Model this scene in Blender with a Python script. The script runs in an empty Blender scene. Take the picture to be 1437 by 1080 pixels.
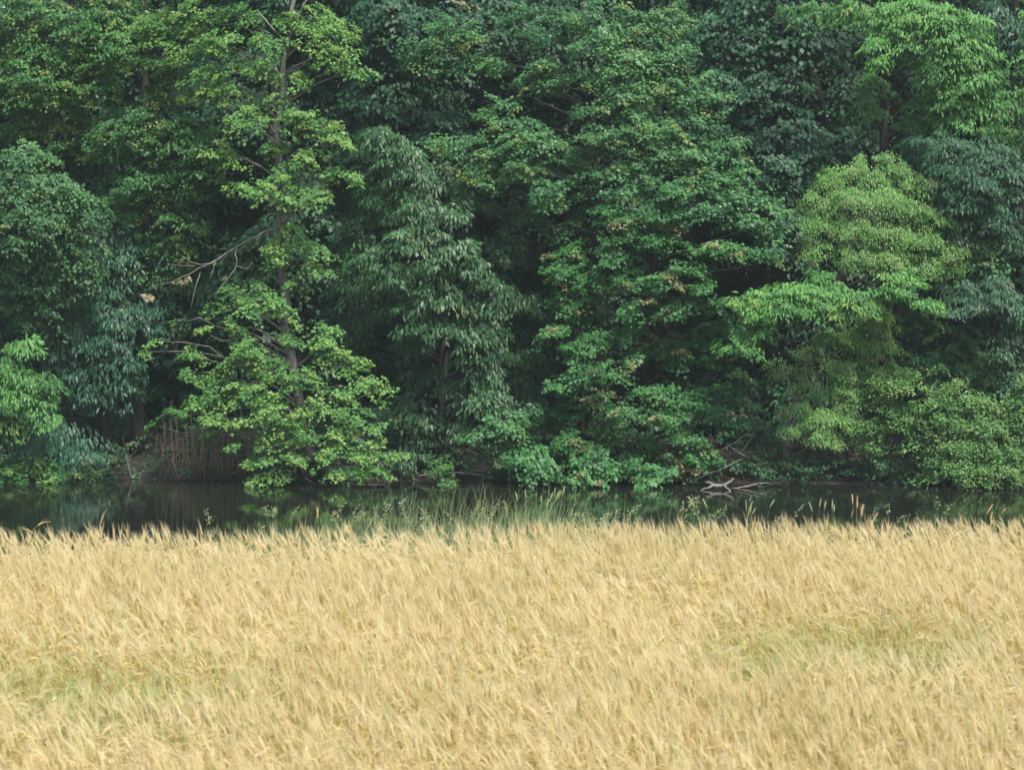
import bpy, math, random
import numpy as np
from mathutils import Vector, Matrix, noise

# ------------------------------------------------------------------ scene, camera, light
S = bpy.context.scene
COL = S.collection
rng = np.random.default_rng(7)
random.seed(7)

F = 3200.0                       # focal length in photo pixels (photo 1437 x 1080)
CAMZ = 3.4
TILT = math.atan(170.0 / F)      # the lens looks slightly down
cam_d = bpy.data.cameras.new('camera'); cam = bpy.data.objects.new('camera', cam_d); COL.objects.link(cam)
cam.location = (0, 0, CAMZ)
cam.rotation_euler = (math.pi / 2 - TILT, 0, 0)
cam_d.sensor_width = 36.0
cam_d.lens = F / 1437.0 * 36.0
cam_d.clip_start = 0.2; cam_d.clip_end = 5000
cam_d.dof.use_dof = True; cam_d.dof.focus_distance = 40.0; cam_d.dof.aperture_fstop = 5.6
S.camera = cam

SUN_EL, SUN_AZ = 58.0, 145.0      # azimuth clockwise from +Y: behind the camera's right shoulder
w = bpy.data.worlds.new('World'); S.world = w; w.use_nodes = True
nt = w.node_tree; nt.nodes.clear()
sk = nt.nodes.new('ShaderNodeTexSky'); sk.sky_type = 'NISHITA'; sk.sun_disc = False
sk.sun_elevation = math.radians(SUN_EL); sk.sun_rotation = math.radians(SUN_AZ)
sk.dust_density = 2.5; sk.air_density = 1.0; sk.ozone_density = 1.0
bg = nt.nodes.new('ShaderNodeBackground'); bg.inputs['Strength'].default_value = 0.15
wo = nt.nodes.new('ShaderNodeOutputWorld')
nt.links.new(sk.outputs[0], bg.inputs[0]); nt.links.new(bg.outputs[0], wo.inputs[0])
sd = bpy.data.lights.new('sun', 'SUN'); sun = bpy.data.objects.new('sun', sd); COL.objects.link(sun)
sd.energy = 2.6; sd.angle = math.radians(5.0); sd.color = (1.0, 0.96, 0.88)
_a, _e = math.radians(SUN_AZ), math.radians(SUN_EL)
to_sun = Vector((math.sin(_a) * math.cos(_e), math.cos(_a) * math.cos(_e), math.sin(_e)))
sun.rotation_euler = to_sun.to_track_quat('Z', 'Y').to_euler()

S.view_settings.view_transform = 'Standard'; S.view_settings.look = 'None'
S.view_settings.exposure = 0.88; S.view_settings.gamma = 1.0; S.view_settings.use_curve_mapping = False
S.render.engine = 'CYCLES'
cy = S.cycles
cy.volume_bounces = 1; cy.max_bounces = 7; cy.diffuse_bounces = 4; cy.glossy_bounces = 2; cy.transmission_bounces = 4
cy.transparent_max_bounces = 4; cy.use_denoising = True

# ------------------------------------------------------------------ helpers
_ct, _st = math.cos(TILT), math.sin(TILT)
def at(px, py, Y):
    """world point seen at photo pixel (px, py) at distance Y in front of the camera"""
    a = (px - 718.5) / F; b = -(py - 540.0) / F
    dx, dy, dz = a, _ct + b * _st, -_st + b * _ct
    k = Y / dy
    return np.array((dx * k, Y, CAMZ + dz * k))
def unit(v):
    return v / np.maximum(np.linalg.norm(v, axis=-1, keepdims=True), 1e-9)

WATER_Z = -0.84
def shore(x): return 44.45 - 0.075 * np.asarray(x)
def field_edge(x): return 21.4 + 0.11 * np.asarray(x)
def sstep(a, b, t):
    t = np.clip((t - a) / (b - a), 0, 1); return t * t * (3 - 2 * t)
def ground_z(x, y):
    x = np.asarray(x, float); y = np.asarray(y, float)
    fe = field_edge(x); sh = shore(x)
    z = -2.0 * sstep(fe + 1.8, fe + 6.5, y)
    z = z + (1.16 + 0.08) * sstep(sh - 3.0, sh + 0.35, y)
    z = z + 0.45 * sstep(sh + 0.35, sh + 2.5, y) + 0.9 * sstep(sh + 2.5, sh + 20, y)
    z = z + 13.0 * sstep(sh + 20, sh + 46, y)  # unseen steep slope, added to block bright sky between the leaves
    z = z + np.where(y > sh + 0.4, 0.06 * np.sin(x * 2.1 + y) * np.sin(y * 1.7 - x * .6), 0)
    z = z + np.where(y < fe, 0.03 * np.sin(x * .9) * np.sin(y * .7), 0)
    return z

def link(o, parent=None):
    COL.objects.link(o)
    if parent is not None: o.parent = parent
    return o
def tag(o, label=None, cat=None, group=None, kind=None):
    if label: o['label'] = label
    if cat: o['category'] = cat
    if group: o['group'] = group
    if kind: o['kind'] = kind
    return o
def empty(name, loc, label=None, cat=None, group=None):
    o = bpy.data.objects.new(name, None); o.empty_display_size = 0.3
    o.location = [float(c) for c in loc]; link(o)
    return tag(o, label, cat, group)

class MB:
    """collects geometry in world coordinates, then links it as one mesh"""
    def __init__(s): s.v = []; s.loops = []; s.sizes = []; s.mi = []; s.t = []; s.h = []; s.n = 0
    def add(s, verts, loops, sizes, mat=0, tint=0.5, hue=0.0):
        verts = np.asarray(verts, np.float32).reshape(-1, 3)
        loops = np.asarray(loops, np.int32).ravel() + s.n
        sizes = np.asarray(sizes, np.int32).ravel()
        s.v.append(verts); s.loops.append(loops); s.sizes.append(sizes); s.n += len(verts)
        k = len(sizes)
        s.mi.append(np.full(k, mat, np.int32))
        s.t.append(np.broadcast_to(np.asarray(tint, np.float32), (k,)).copy() if np.ndim(tint) == 0 else np.asarray(tint, np.float32))
        s.h.append(np.broadcast_to(np.asarray(hue, np.float32), (k,)).copy() if np.ndim(hue) == 0 else np.asarray(hue, np.float32))
    def tube(s, pts, rad, sides=6, mat=0, tint=0.5, cap=True):
        pts = np.asarray(pts, float); n = len(pts)
        rad = np.broadcast_to(np.asarray(rad, float), (n,)) if np.ndim(rad) == 0 else np.asarray(rad, float)
        if len(rad) != n: rad = np.interp(np.linspace(0, 1, n), np.linspace(0, 1, len(rad)), rad)
        tg = np.gradient(pts, axis=0); tg = unit(tg)
        ref = np.array((0, 0, 1.0)) if abs(tg[:, 2]).mean() < 0.8 else np.array((1.0, 0, 0))
        a = unit(np.cross(tg, ref)); b = unit(np.cross(tg, a))
        th = np.arange(sides) / sides * 2 * math.pi
        ring = pts[:, None] + rad[:, None, None] * (a[:, None] * np.cos(th)[None, :, None] + b[:, None] * np.sin(th)[None, :, None])
        i = np.arange(n - 1)[:, None] * sides; j = np.arange(sides)[None]; j2 = (j + 1) % sides
        q = np.stack([i + j, i + j2, i + sides + j2, i + sides + j], -1).reshape(-1)
        loops = [q]; sizes = [4] * ((n - 1) * sides)
        if cap:
            loops.append(np.arange(sides)[::-1]); loops.append((n - 1) * sides + np.arange(sides)); sizes += [sides, sides]
        s.add(ring.reshape(-1, 3), np.concatenate(loops), sizes, mat, tint)
    def build(s, name, mats, parent=None, smooth=False):
        me = bpy.data.meshes.new(name)
        v = np.concatenate(s.v); lp = np.concatenate(s.loops); sz = np.concatenate(s.sizes)
        if parent is not None: v = v - np.array(parent.location, np.float32)
        me.vertices.add(len(v)); me.vertices.foreach_set('co', v.ravel().astype(np.float32))
        me.loops.add(len(lp)); me.loops.foreach_set('vertex_index', lp)
        st = np.concatenate([[0], np.cumsum(sz)[:-1]]).astype(np.int32)
        me.polygons.add(len(sz)); me.polygons.foreach_set('loop_start', st)
        try: me.polygons.foreach_set('loop_total', sz)
        except Exception: pass
        me.polygons.foreach_set('material_index', np.concatenate(s.mi))
        if smooth: me.polygons.foreach_set('use_smooth', np.ones(len(sz), bool))
        me.update(calc_edges=True)
        for nm, arr in (('tint', s.t), ('hue', s.h)):
            at_ = me.attributes.new(nm, 'FLOAT', 'FACE'); at_.data.foreach_set('value', np.concatenate(arr))
        if not isinstance(mats, (list, tuple)): mats = [mats]
        for m in mats: me.materials.append(m)
        o = bpy.data.objects.new(name, me)
        return link(o, parent)

def wob(p0, p1, n=7, amp=0.05, sag=0.0, seed=None):
    """a wandering line between two points"""
    r = np.random.default_rng(seed if seed is not None else rng.integers(1 << 30))
    t = np.linspace(0, 1, n)[:, None]
    p = np.asarray(p0)[None] * (1 - t) + np.asarray(p1)[None] * t
    L = np.linalg.norm(np.asarray(p1) - np.asarray(p0))
    j = r.normal(size=(n, 3)) * amp * L; j[0] = 0; j[-1] = 0
    j[1:-1] = (j[1:-1] + np.roll(j, 1, 0)[1:-1]) * .6
    p = p + j; p[:, 2] -= sag * L * (4 * t * (1 - t))[:, 0] * -1
    return p

# ------------------------------------------------------------------ materials
def new_mat(name):
    m = bpy.data.materials.new(name); m.use_nodes = True; t = m.node_tree; t.nodes.clear()
    return m, t, t.nodes.new, t.links.new
def ramp(t, stops):
    r = t.nodes.new('ShaderNodeValToRGB'); e = r.color_ramp.elements
    while len(e) < len(stops): e.new(0.5)
    for k, (p, c) in enumerate(stops): e[k].position = p; e[k].color = (*c, 1)
    return r
def leaf_mat(name, dark, mid, light, young=(0.20, 0.23, 0.05), rough=0.5, trans=0.28, spec=0.35):
    m, t, N, L = new_mat(name)
    a = N('ShaderNodeAttribute'); a.attribute_name = 'tint'
    h = N('ShaderNodeAttribute'); h.attribute_name = 'hue'
    r = ramp(t, [(0.0, dark), (0.5, mid), (1.0, light)])
    L(a.outputs['Fac'], r.inputs[0])
    mx = N('ShaderNodeMix'); mx.data_type = 'RGBA'; L(h.outputs['Fac'], mx.inputs[0]); L(r.outputs[0], mx.inputs[6])
    mx.inputs[7].default_value = (*young, 1)
    pb = N('ShaderNodeBsdfPrincipled'); pb.inputs['Roughness'].default_value = rough
    pb.inputs['Specular IOR Level'].default_value = spec
    L(mx.outputs[2], pb.inputs['Base Color'])
    tr = N('ShaderNodeBsdfTranslucent')
    hs = N('ShaderNodeHueSaturation'); hs.inputs['Hue'].default_value = 0.492; hs.inputs['Saturation'].default_value = 1.05; hs.inputs['Value'].default_value = 1.3
    L(mx.outputs[2], hs.inputs['Color']); L(hs.outputs[0], tr.inputs['Color'])
    ms = N('ShaderNodeMixShader'); ms.inputs[0].default_value = trans
    L(pb.outputs[0], ms.inputs[1]); L(tr.outputs[0], ms.inputs[2])
    o = N('ShaderNodeOutputMaterial'); L(ms.outputs[0], o.inputs[0])
    return m
def noise_mat(name, stops, scale=6.0, rough=0.9, bump=0.4, stretch=(1, 1, 1), detail=6, spec=0.2):
    m, t, N, L = new_mat(name)
    tc = N('ShaderNodeTexCoord'); mp = N('ShaderNodeMapping'); mp.inputs['Scale'].default_value = stretch
    L(tc.outputs['Object'], mp.inputs[0])
    nz = N('ShaderNodeTexNoise'); nz.inputs['Scale'].default_value = scale; nz.inputs['Detail'].default_value = detail
    nz.inputs['Roughness'].default_value = 0.65
    L(mp.outputs[0], nz.inputs['Vector'])
    r = ramp(t, stops); L(nz.outputs['Fac'], r.inputs[0])
    pb = N('ShaderNodeBsdfPrincipled'); pb.inputs['Roughness'].default_value = rough; pb.inputs['Specular IOR Level'].default_value = spec
    L(r.outputs[0], pb.inputs['Base Color'])
    bp = N('ShaderNodeBump'); bp.inputs['Strength'].default_value = bump; bp.inputs['Distance'].default_value = 0.03
    L(nz.outputs['Fac'], bp.inputs['Height']); L(bp.outputs[0], pb.inputs['Normal'])
    o = N('ShaderNodeOutputMaterial'); L(pb.outputs[0], o.inputs[0])
    return m

M = {}
M['elder'] = leaf_mat('pale_green_leaf', (0.054, 0.156, 0.040), (0.102, 0.245, 0.061), (0.164, 0.336, 0.081), young=(0.21, 0.34, 0.07))
M['mid'] = leaf_mat('mid_green_leaf', (0.034, 0.117, 0.033), (0.060, 0.176, 0.044), (0.098, 0.256, 0.054), young=(0.19, 0.23, 0.05))
M['left'] = leaf_mat('cool_green_leaf', (0.034, 0.104, 0.041), (0.059, 0.160, 0.055), (0.093, 0.221, 0.070), young=(0.16, 0.22, 0.06))
M['droop'] = leaf_mat('bluish_leaf', (0.019, 0.075, 0.039), (0.032, 0.112, 0.056), (0.054, 0.160, 0.078), young=(0.12, 0.19, 0.06), rough=0.42)
M['chestnut'] = leaf_mat('greyish_leaf', (0.027, 0.087, 0.029), (0.047, 0.132, 0.044), (0.076, 0.188, 0.062), young=(0.13, 0.19, 0.07), rough=0.42)
M['oak'] = leaf_mat('oak_green_leaf', (0.041, 0.126, 0.052), (0.072, 0.198, 0.070), (0.118, 0.276, 0.089), young=(0.20, 0.25, 0.06), rough=0.45)
M['maple'] = leaf_mat('maple_leaf', (0.029, 0.114, 0.038), (0.055, 0.179, 0.050), (0.096, 0.258, 0.066), young=(0.31, 0.23, 0.11))
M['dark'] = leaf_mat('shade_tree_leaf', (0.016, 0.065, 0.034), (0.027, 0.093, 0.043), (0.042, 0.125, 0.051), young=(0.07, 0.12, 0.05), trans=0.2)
M['walnut'] = leaf_mat('fresh_green_leaf', (0.054, 0.159, 0.045), (0.092, 0.255, 0.060), (0.149, 0.350, 0.076), young=(0.20, 0.33, 0.06))
M['willow'] = leaf_mat('willow_leaf', (0.072, 0.188, 0.044), (0.133, 0.294, 0.065), (0.190, 0.376, 0.088), young=(0.21, 0.23, 0.09))
M['grey'] = leaf_mat('grey_green_leaf', (0.025, 0.082, 0.038), (0.048, 0.130, 0.062), (0.066, 0.167, 0.073), young=(0.12, 0.16, 0.09), rough=0.5, spec=0.3)
M['shrub'] = leaf_mat('shrub_leaf', (0.071, 0.177, 0.053), (0.119, 0.262, 0.074), (0.180, 0.345, 0.098), young=(0.21, 0.26, 0.08))
M['bright'] = leaf_mat('bright_leaf', (0.055, 0.169, 0.044), (0.098, 0.261, 0.064), (0.165, 0.378, 0.082), young=(0.22, 0.36, 0.07))
M['dead'] = leaf_mat('withered_leaf', (0.16, 0.14, 0.08), (0.27, 0.25, 0.14), (0.37, 0.35, 0.22), young=(0.3, 0.27, 0.12))
M['bark'] = noise_mat('dark_bark', [(0.3, (0.022, 0.020, 0.017)), (0.7, (0.065, 0.060, 0.050))], 9, stretch=(1, 1, .25))
M['pale_bark'] = noise_mat('pale_bark', [(0.3, (0.10, 0.09, 0.075)), (0.55, (0.20, 0.185, 0.155)), (0.75, (0.30, 0.29, 0.25))], 8, stretch=(1, 1, .3))
M['drift'] = noise_mat('weathered_wood', [(0.32, (0.07, 0.066, 0.052)), (0.5, (0.18, 0.165, 0.135)), (0.7, (0.29, 0.26, 0.22))], 11, stretch=(1, 1, 1))
M['soil'] = noise_mat('forest_soil', [(0.3, (0.030, 0.023, 0.017)), (0.55, (0.062, 0.046, 0.033)), (0.75, (0.11, 0.085, 0.06))], 5, bump=.8)
M['cane'] = noise_mat('dry_cane', [(0.3, (0.10, 0.070, 0.045)), (0.7, (0.24, 0.18, 0.12))], 5, stretch=(1, 1, .3))
M['white'] = noise_mat('pale_litter', [(0.3, (0.55, 0.53, 0.48)), (0.7, (0.75, 0.73, 0.68))], 20)

def ground_material():
    m, t, N, L = new_mat('ground_cover')
    tc = N('ShaderNodeTexCoord')
    n1 = N('ShaderNodeTexNoise'); n1.inputs['Scale'].default_value = 3.0; n1.inputs['Detail'].default_value = 8; L(tc.outputs['Object'], n1.inputs['Vector'])
    soil = ramp(t, [(0.3, (0.014, 0.012, 0.010)), (0.6, (0.024, 0.019, 0.014)), (0.8, (0.045, 0.036, 0.026))]); L(n1.outputs['Fac'], soil.inputs[0])
    straw = ramp(t, [(0.3, (0.24, 0.19, 0.09)), (0.7, (0.42, 0.34, 0.17))]); L(n1.outputs['Fac'], straw.inputs[0])
    sx = N('ShaderNodeSeparateXYZ'); L(tc.outputs['Object'], sx.inputs[0])
    mr = N('ShaderNodeMapRange'); mr.inputs['From Min'].default_value = 21.5; mr.inputs['From Max'].default_value = 24.0; L(sx.outputs['Y'], mr.inputs[0])
    mx = N('ShaderNodeMix'); mx.data_type = 'RGBA'; L(mr.outputs[0], mx.inputs[0]); L(straw.outputs[0], mx.inputs[6]); L(soil.outputs[0], mx.inputs[7])
    pb = N('ShaderNodeBsdfPrincipled'); pb.inputs['Roughness'].default_value = .95; L(mx.outputs[2], pb.inputs['Base Color'])
    bp = N('ShaderNodeBump'); bp.inputs['Strength'].default_value = .7; bp.inputs['Distance'].default_value = .05
    L(n1.outputs['Fac'], bp.inputs['Height']); L(bp.outputs[0], pb.inputs['Normal'])
    o = N('ShaderNodeOutputMaterial'); L(pb.outputs[0], o.inputs[0]); return m
def water_material():
    m, t, N, L = new_mat('pond_water')
    tc = N('ShaderNodeTexCoord'); mp = N('ShaderNodeMapping'); mp.inputs['Scale'].default_value = (1.0, 0.45, 1); L(tc.outputs['Object'], mp.inputs[0])
    n1 = N('ShaderNodeTexNoise'); n1.inputs['Scale'].default_value = 2.2; n1.inputs['Detail'].default_value = 4; L(mp.outputs[0], n1.inputs['Vector'])
    bp = N('ShaderNodeBump'); bp.inputs['Strength'].default_value = 0.07; bp.inputs['Distance'].default_value = 0.03; L(n1.outputs['Fac'], bp.inputs['Height'])
    pb = N('ShaderNodeBsdfPrincipled'); pb.inputs['Base Color'].default_value = (0.011, 0.013, 0.009, 1)
    pb.inputs['Roughness'].default_value = 0.06; pb.inputs['IOR'].default_value = 1.33; L(bp.outputs[0], pb.inputs['Normal'])
    o = N('ShaderNodeOutputMaterial'); L(pb.outputs[0], o.inputs[0]); return m

# ------------------------------------------------------------------ setting
def make_ground():
    xs = np.unique(np.concatenate([np.linspace(-2000, -60, 14), np.linspace(-60, -16, 16), np.linspace(-16, 16, 65), np.linspace(16, 60, 16), np.linspace(60, 2000, 14)]))
    ys = np.unique(np.concatenate([np.linspace(-2000, -20, 12), np.linspace(-20, 20, 41), np.linspace(20, 52, 129), np.linspace(52, 120, 60), np.linspace(120, 2500, 20)]))
    X, Y = np.meshgrid(xs, ys); Z = ground_z(X, Y)
    nx = len(xs); i = (np.arange(len(ys) - 1)[:, None] * nx + np.arange(nx - 1)[None]).ravel()
    b = MB(); b.add(np.stack([X, Y, Z], -1).reshape(-1, 3), np.stack([i, i + 1, i + nx + 1, i + nx], -1), np.full(len(i), 4))
    tag(b.build('ground', ground_material(), smooth=True), 'soil of the wheat field dipping into the pond and rising under the woods', kind='structure')
    b = MB(); b.add([(-400, 22.5, WATER_Z), (400, 22.5, WATER_Z), (400, 60, WATER_Z), (-400, 60, WATER_Z)], [0, 1, 2, 3], [4])
    # clip the sheet to the hollow: where the ground rises above it the ground hides it
    tag(b.build('pond_water', water_material()), 'still dark pond water mirroring the wooded bank', kind='structure')
make_ground()

# ------------------------------------------------------------------ foliage
SHAPES = {   # outline in the leaf plane: (side, along, lift) with 'along' 0 at the stalk, 1 at the tip
    'oval': np.array([(0, 0, 0), (.30, .28, .05), (.30, .62, .04), (0, 1, -.10), (-.30, .62, .04), (-.30, .28, .05)], float),
    'lobed': np.array([(0, 0, 0), (.52, .42, -.04), (.20, .52, .04), (0, 1, -.10), (-.20, .52, .04), (-.52, .42, -.04)], float),
    'lance': np.array([(0, 0, 0), (.16, .40, .03), (0, 1, -.12), (-.16, .40, .03)], float),
    'diamond': np.array([(0, 0, 0), (.34, .45, .03), (0, 1, -.06), (-.34, .45, .03)], float),
}
def put_leaves(mb, pos, axis, nrm, length, shape, mat, tint, hue):
    axis = unit(axis); nrm = unit(nrm - (nrm * axis).sum(-1, keepdims=True) * axis)
    side = np.cross(axis, nrm)
    sh = SHAPES[shape]; k = len(sh); n = len(pos)
    L = length[:, None, None]
    v = pos[:, None] + L * (side[:, None] * sh[None, :, 0:1] + axis[:, None] * sh[None, :, 1:2] + nrm[:, None] * sh[None, :, 2:3])
    mb.add(v.reshape(-1, 3), np.arange(n * k), np.full(n, k), mat, tint, hue)

SP = {  # species: leaf length m, outline, pad radius m, leaves per pad, droop of pad, how far leaves hang, pad flatness
    'elder':    dict(L=.085, shape='lobed', R=.30, n=62, droop=.75, hang=.55, flat=.16, mat='elder', young=.22),
    'mid':      dict(L=.080, shape='oval', R=.30, n=56, droop=.5, hang=.5, flat=.20, mat='mid', young=.10),
    'left':     dict(L=.080, shape='oval', R=.30, n=60, droop=.7, hang=.6, flat=.22, mat='left', young=.06),
    'droop':    dict(L=.150, shape='lance', R=.34, n=46, droop=.9, hang=1.3, flat=.20, mat='droop', young=.02),
    'chestnut': dict(L=.150, shape='lance', R=.36, n=60, droop=.9, hang=1.05, flat=.16, mat='chestnut', young=.02),
    'oak':      dict(L=.090, shape='lobed', R=.32, n=64, droop=.55, hang=.45, flat=.22, mat='oak', young=.07),
    'maple':    dict(L=.085, shape='lobed', R=.28, n=56, droop=.5, hang=.55, flat=.20, mat='maple', young=.03),
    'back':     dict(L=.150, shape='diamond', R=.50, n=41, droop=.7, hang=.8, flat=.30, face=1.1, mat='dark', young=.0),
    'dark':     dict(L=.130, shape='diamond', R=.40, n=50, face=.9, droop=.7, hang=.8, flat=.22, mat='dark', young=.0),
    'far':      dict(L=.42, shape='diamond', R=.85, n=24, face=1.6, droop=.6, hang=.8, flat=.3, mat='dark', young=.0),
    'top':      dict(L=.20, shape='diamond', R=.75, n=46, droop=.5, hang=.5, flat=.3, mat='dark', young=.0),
    'walnut':   dict(L=.125, shape='lance', R=.33, n=74, droop=.85, hang=.85, flat=.16, mat='walnut', young=.05),
    'willow':   dict(L=.075, shape='lance', R=.21, n=66, droop=1.0, hang=1.0, flat=.40, mat='willow', young=.12),
    'grey':     dict(L=.130, shape='lance', R=.30, n=66, droop=.8, hang=.8, flat=.18, mat='grey', young=.03),
    'shrub':    dict(L=.062, shape='oval', R=.22, n=60, droop=.35, hang=.1, flat=.45, mat='shrub', young=.12),
    'bright':   dict(L=.13, shape='lance', R=.30, n=80, droop=.75, hang=.5, flat=.10, mat='bright', young=.10),
    'broad':    dict(L=.11, shape='oval', R=.24, n=34, droop=.7, hang=.7, flat=.30, mat='maple', young=.05),
}
DENS = 1.55
def pads(mb, sp, c, o, R, tint=0.0, young=None, leafn=None):
    """leafy shelves: c (P,3) centres, o (P,3) outward unit vectors, R (P,)"""
    s = SP[sp]; P = len(c); n = leafn or s['n']
    side = unit(np.cross(o, np.array((0, 0, 1.0))))
    u = rng.uniform(0, 1, (P, n)) ** .8; v = rng.uniform(-1, 1, (P, n)) * np.sqrt(np.clip(1.05 - (2 * u - .95) ** 2, .02, 1))
    # leaves sit along a few twigs that fan out from the pad's root, not evenly
    fan = np.round(v * 3.0) / 3.0; v = fan * .75 + v * .25 + rng.normal(0, .05, v.shape)
    Rr = R[:, None]; tl = rng.normal(0, .38, (P, 1)); tf = rng.normal(.1, .3, (P, 1)); dv = rng.uniform(.35, 1.5, (P, 1))
    z = -s['droop'] * dv * u ** 2 * .9 - .45 * v ** 2 * s['droop'] * dv + tl * v + tf * (u - .5) + rng.normal(0, s['flat'] * .5, (P, n))
    # a part of the leaves fills the shelf from below
    pos = c[:, None] + o[:, None] * ((u - .45) * 1.7 * Rr)[..., None] + side[:, None] * (v * .85 * Rr)[..., None]
    pos[..., 2] += z * Rr
    pos += rng.normal(0, .02, pos.shape)
    ax = o[:, None] * (1.0) + side[:, None] * (v * 1.0)[..., None] + rng.normal(0, .38, pos.shape)
    ax[..., 2] -= s['hang'] + .5 * u
    nr = np.zeros_like(pos); nr[..., 2] = 1.0
    nr += o[:, None] * (s.get('face', .3) + .35 + .5 * u * s['droop'] + .3 * s['hang'])[..., None] + side[:, None] * (v * .4)[..., None] + rng.normal(0, .36, pos.shape)
    ln = (.92 if s['L'] < .2 else 1) * s['L'] * rng.uniform(.5, 1.35, (P, n)) * rng.uniform(.85, 1.15, (P, 1)) * (1.05 - .25 * u)
    tt = np.clip(.42 + tint + rng.normal(0, .16, (P, n)) + rng.normal(0, .15, (P, 1)) + rng.normal(0, .09) + .12 * (u - .5), 0, 1)
    yp = s['young'] if young is None else young
    pick = rng.uniform(0, 1, (P, 1)) < yp * 2.2
    hu = np.where(pick & (u > .45), rng.uniform(.3, .95, (P, n)), 0) * np.clip((u - .4) * 2.5, 0, 1)
    put_leaves(mb, pos.reshape(-1, 3), ax.reshape(-1, 3), nr.reshape(-1, 3), ln.ravel(), s['shape'], 0, tt.ravel(), hu.ravel())

def blob_pads(sp, px, py, rx, ry, Y, dens, axis_xy):
    """places pads through an ellipsoidal bough seen at (px,py); returns centres, outward vectors, sizes"""
    s = SP[sp]; k = Y / F
    C = at(px, py, Y); a, h = rx * k, ry * k; d = max(.35, a * .7)
    area = math.pi * a * h
    h *= dict(elder=1.25, willow=1.2, shrub=1.15, bright=1.2).get(sp, 1.4)
    area *= 1.25; dens *= .45 if (px < -40 or px > 1480) else 1
    n = max(1, int(dens * DENS * area / (s['R'] ** 2 * .36) + rng.uniform(0, 1)))
    q = unit(rng.normal(size=(n, 3))); rad = rng.uniform(.35, 1.0, (n, 1)) ** .6
    q = q * rad
    back = q[:, 1] > .35; q[back, 1] *= -1          # most leaves grow where the light comes from
    c = C + q * np.array((a, d, h))
    o = np.stack([c[:, 0] - axis_xy[0], c[:, 1] - axis_xy[1], np.zeros(n)], -1)
    o = unit(o) * .8 + unit(q * np.array((1, 1, 0)) + 1e-6) * .7 + np.array((0, -.45, 0)) + rng.normal(0, .30, (n, 3)) * np.array((1, 1, 0))
    o = unit(o)
    R = np.minimum(s['R'] * rng.uniform(.45, 1.15, n), max(a, h) * 1.1 + .08)
    return c, o, R

def make_tree(name, label, cat, sp, trunk, blobs, bark='bark', r0=.14, dens=1.0, group=None, tint=0.0, young=None, top=None, tops=0, twig=True, sides=8, limbs=True, crown='crown', trunkname='trunk'):
    """trunk: [(px, py, Y), ...] from the ground up; blobs: (px, py, rx, ry, Y[, dens, tint])"""
    tp = np.array([at(*p) for p in trunk])
    base = tp[0].copy(); base[2] = float(ground_z(base[0], base[1])) - .05
    if tp[0][2] > base[2]: tp = np.vstack([base, tp]) if tp[0][2] - base[2] > .3 else np.vstack([base, tp[1:]])
    root = empty(name, base, label, cat, group)
    if top: tp = np.vstack([tp, at(trunk[-1][0] + rng.uniform(-20, 20), -top, trunk[-1][2] + .5)])
    # smooth resample with a little wander
    t = np.linspace(0, 1, len(tp)); T = np.linspace(0, 1, max(8, 3 * len(tp)))
    tr = np.stack([np.interp(T, t, tp[:, k]) for k in range(3)], -1)
    tr[1:-1] = (tr[:-2] + 2 * tr[1:-1] + tr[2:]) / 4; tr[1:-1, :2] += rng.normal(0, r0 * .18, (len(tr) - 2, 2))
    rr = r0 * (1 - .72 * T); rr[0] *= 1.5
    b = MB(); b.tube(tr, rr, sides); b.build(trunkname, M[bark], root, smooth=True)
    cb = MB()
    for q in blobs:
        px, py, rx, ry, Y = q[:5]; dn = dens * (q[5] if len(q) > 5 else 1); ti = tint + (q[6] if len(q) > 6 else 0)
        C = at(px, py, Y)
        zi = C[2] - .25 * abs(C[0] - np.interp(C[2], tr[:, 2], tr[:, 0])) - .3
        ax = (np.interp(zi, tr[:, 2], tr[:, 0]), np.interp(zi, tr[:, 2], tr[:, 1]))
        zi = float(np.clip(zi, tr[0, 2] + .3, tr[-1, 2]))
        rl = float(np.interp(zi, tr[:, 2], rr))
        if limbs:
            lb = MB(); end = C + np.array((0, .1, -.05))
            ln = wob((ax[0], ax[1], zi), end, 7, .035, sag=.06)
            lb.tube(ln, np.linspace(min(rl * .4, .032), .007, 7), 5); lb.build('limb', M[bark], root, smooth=True)
        s_ = q[7] if len(q) > 7 else sp
        c, o, R = blob_pads(s_, px, py, rx, ry, Y, dn, ax)
        pads(cb, s_, c, o, R, ti, young)
        if twig:
            for k in range(len(c)):
                if rng.uniform() < .5:
                    cb.tube(wob(C + (c[k] - C) * .15, c[k] + o[k] * R[k] * .4, 4, .06), [.008, .006, .004, .002], 3, mat=1, cap=False)
    if tops:      # the crown above the picture's upper edge, which shades the wood below it
        tx, ty, tz = tr[-1]
        n = tops; q = unit(rng.normal(size=(n, 3))) * rng.uniform(.3, 1, (n, 1)) ** .5
        c = np.array((tx, ty + .8, max(tz, 10.8) + 1.2)) + q * np.array((2.6, 2.4, 2.6)); c = c[c[:, 2] > 9.2]
        if len(c):
            o = unit((c - np.array((tx, ty, 0))) * np.array((1, 1, 0))); pads(cb, 'top', c, o, np.full(len(c), .75), tint)
    o = cb.build(crown, [M[SP[sp]['mat']], M[bark]], root); o['kind'] = 'stuff'
    return root

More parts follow.
